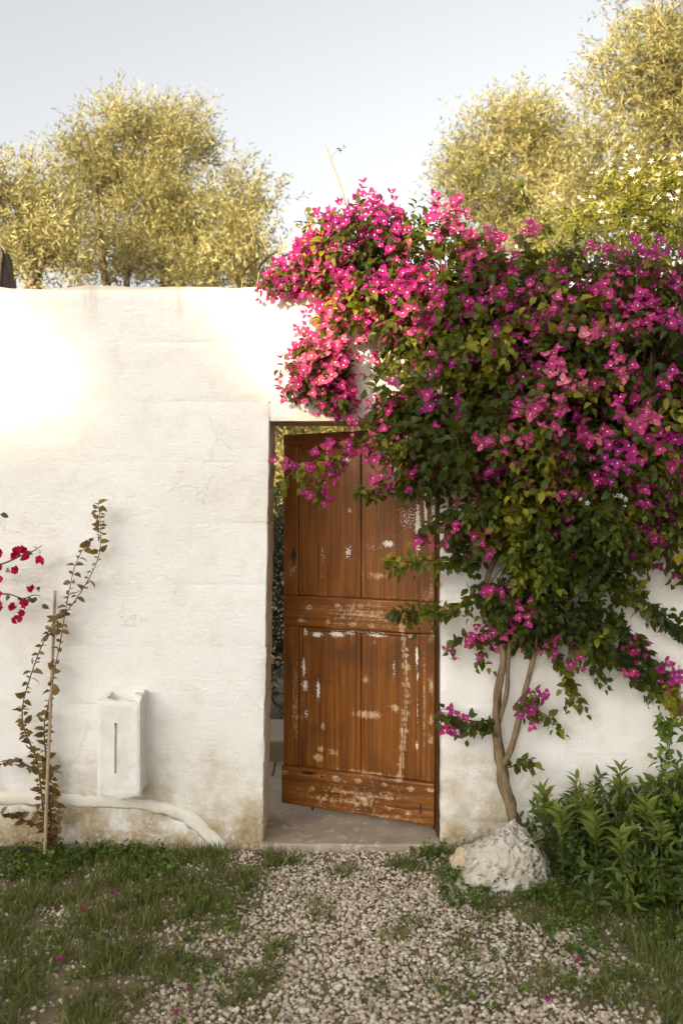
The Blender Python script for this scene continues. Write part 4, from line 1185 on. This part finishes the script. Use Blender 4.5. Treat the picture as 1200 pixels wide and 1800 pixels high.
def gravel():
    n = 105000
    X = rng.uniform(-2.3, 2.3, n); Y = rng.uniform(-2.3, -.02, n)
    A = np.array([path_amt(x, y) for x, y in zip(X, Y)])
    pt = np.array([.5 + .5 * mnoise.noise(Vector((x * 4, y * 4, 11))) for x, y in zip(X, Y)])
    keep = rng.random(n) < np.clip(A * .60 + .07 + .26 * (pt > .52), 0, 1)
    keep &= ~((X > -.42) & (X < .5) & (Y > -.045))
    X, Y, A = X[keep], Y[keep], A[keep]; n = len(X)
    S = .0038 + .0100 * rng.random(n) ** 2.2 * (1 + .35 * (rng.random(n) < .12)) 
    Z = np.array([ground_h(x, y) for x, y in zip(X, Y)]) + S * .25 + A * .006 * rng.random(n)
    P = np.stack([X, Y, Z], -1)
    N = norm(np.array([0, 0, 1.]) + rng.normal(0, .35, (n, 3)))
    root = empty('gravel_path', (0.1, -.8, -.012), 'loose white limestone gravel spread in front of the doorway', 'gravel')
    root['kind'] = 'structure'
    del root['category']
    T = [rock_tpl(i) for i in range(7)]
    set_out('pebble', T, P, rand_dirs(n) * np.array([1, 1, .15]), N, S, M['gravel'], rng.random(n), root, 300, 'gravel', False, cell=5)
gravel()

def grass():
    n = 270000
    X = rng.uniform(-2.4, 2.4, n); Y = rng.uniform(-2.3, -.01, n)
    A = np.array([path_amt(x, y) for x, y in zip(X, Y)])
    cl = np.array([mnoise.noise(Vector((x * 5.5, y * 5.5, 21))) + .6 * mnoise.noise(Vector((x * 16, y * 16, 4))) for x, y in zip(X, Y)])
    keep = rng.random(n) < np.clip((1 - A * 1.05) * .55 * (.55 + 1.6 * cl) + .40 * (cl > .42), 0, 1)
    keep &= ~((X > -.42) & (X < .5) & (Y > -.05))
    X, Y = X[keep], Y[keep]; n = len(X)
    P = np.stack([X, Y, np.array([ground_h(x, y) for x, y in zip(X, Y)]) - .004], -1)
    D = norm(np.array([0, 0, 1.]) + rng.normal(0, .55, (n, 3)) * np.array([1, 1, .2]))
    S = rng.uniform(.025, .080, n)
    var = np.clip(rng.beta(1.6, 2.6, n) + .35 * (rng.random(n) < .10), 0, 1)
    o = link('grass', bake('grass', GLEAF, P, D, rand_dirs(n), S, M['grass'], var))
    tag(o, 'short patchy grass growing through the gravel', 'grass', kind='stuff')
    # broad-leaved weeds, thick along the wall foot and round the rocks
    O = []
    for (x0, x1, y0, y1, m) in ((-2.3, -.62, -.40, -.02, 620), (-1.4, -.65, -.22, -.03, 300), (.42, .95, -.75, -.06, 260), (.8, 2.2, -1.15, -.55, 620), (-2.2, -.4, -1.5, -.3, 620), (.3, 1.4, -1.5, -.9, 120), (.3, .5, -.16, -.05, 25), (.60, 1.0, -.62, -.46, 90)):
        O.append(np.stack([rng.uniform(x0, x1, m), rng.uniform(y0, y1, m), np.full(m, -.012)], -1))
    O = np.concatenate(O)
    pt = np.array([mnoise.noise(Vector((p[0] * 5, p[1] * 5, 31))) for p in O])
    O = O[pt > -.12]; n = len(O)
    d = norm(np.array([0, -.05, 1.]) + rng.normal(0, .35, (n, 3)))
    P, Dl, N, S = sprigs(O, d, rng.uniform(.02, .085, n), 7, .021, 1.0, 1.0, None, .4, .05, .25)
    o = link('weeds', bake('weeds', RLEAF + LLEAF[:1], P, Dl, N, S, M['weed'], np.clip(rng.random(len(P)) * .8, 0, 1)))
    tag(o, 'low broad-leaved green weeds along the wall foot and round the rock', 'weeds', kind='stuff')
grass()

def fallen():
    for (a, b, wh) in ((145, 1614, 0), (196, 1580, 0), (102, 1700, 0), (334, 1750, 1), (306, 1786, 1), (955, 1756, 1), (1010, 1700, 0)):
        s = (b - 860) / (EYE + .005); y = PXM * DIST / s - DIST
        p = Vector(((a - 600) / s, y, ground_h((a - 600) / s, y) + .014 + .012 * (not wh)))
        o = link('fallen_flower', one_mesh('fallen_flower', FLOWER[0], [M['bract'] if a != 145 else M['crimson'], M['bract']], .0), None,
                 Matrix.Translation(p) @ Matrix.Rotation(R(-70 + 40 * random.random()), 4, 'Y') @ Matrix.Rotation(random.random() * 6, 4, 'X') @ Matrix.Scale(.026, 4))
        if a == 145: tag(o, 'crimson fallen blossom lying in the grass', 'flower')
        elif wh: tag(o, 'dark magenta fallen blossom lying on the gravel', 'flower', 'fallen blossoms on the gravel')
        else: tag(o, 'dark magenta fallen blossom lying in the grass', 'flower', 'fallen blossoms in the grass')
fallen()

# ------------------------------------------------------------------ across the lane: unseen house and trees, added and shaped to shade the wall
def across():
    root = empty('added_shade_house', (-18, -21, -.012), 'two-storey flat-roofed whitewashed house, unseen, added across the lane to shade the wall', 'house')  # unseen caster, its height set by the shade edge on the wall
    hm = m_stone('house_plaster', (.72, .66, .54), (.64, .57, .45), 2, .3)
    link('wall', box_mesh('wall', -26, -11.75, -26, -18, -.1, 7.75, hm, .02), root)
    link('parapet', box_mesh('parapet', -26.1, -11.65, -26.1, -17.9, 7.75, 7.9, hm, .02), root)
    for x in (-23, -19, -15):
        for z in (1.2, 4.9):
            f = link('window', box_mesh('window', x, x + 1.1, -17.99, -17.93, z, z + 1.5, M['frame'], .01), root)
            link('pane', box_mesh('pane', x + .1, x + 1.0, -17.935, -17.92, z + .1, z + 1.4, M['hose'], .002), f)
    olive('unseen wide tree behind the added house, shaped to shade the wall softly', (-20.5, -28.8),  # unseen, crown shaped to soften the shade edge on the wall
          [((-21.6, -28.6, 10.5), (1.7, 1.5, 1.1)), ((-19.4, -28.6, 10.6), (1.7, 1.5, 1.2)), ((-17.6, -28.6, 10.7), (1.5, 1.5, 1.1))], per=70, k=12, leaf=.14, group='unseen shade trees across the lane', name='shade_tree', trunk=.25)
    olive('unseen slender tree added behind the wide tree and house to shade the wall', (-20.9, -29.4),  # added unseen, lobes set to shade the upper wall around a bright patch
          [((-20.95, -28.8, 12.2), (.34, .5, .55)), ((-21.5, -28.8, 12.75), (.6, .5, .16)), ((-20.75, -28.8, 11.6), (.5, .5, .45))], per=260, k=12, leaf=.12, group='unseen shade trees across the lane', name='shade_tree', trunk=.14)
    olive('unseen tall dense tree beside the added house, shaped to shade the vine', (-9.2, -18.2),  # unseen, crown shaped to shade the right side of the vine
          [((-9.4, -18, 8.1), (1.9, 1.6, 1.3)), ((-10.5, -18, 7.9), (1.1, 1.2, .85)), ((-10.2, -18, 7.0), (1.6, 1.5, 1.2)), ((-8.2, -18, 7.4), (1.8, 1.6, 1.5)), ((-9.2, -18, 6.0), (2.2, 1.6, 1.4))], per=95, k=12, leaf=.15, group='unseen shade trees across the lane', name='shade_tree', trunk=.25)
across()
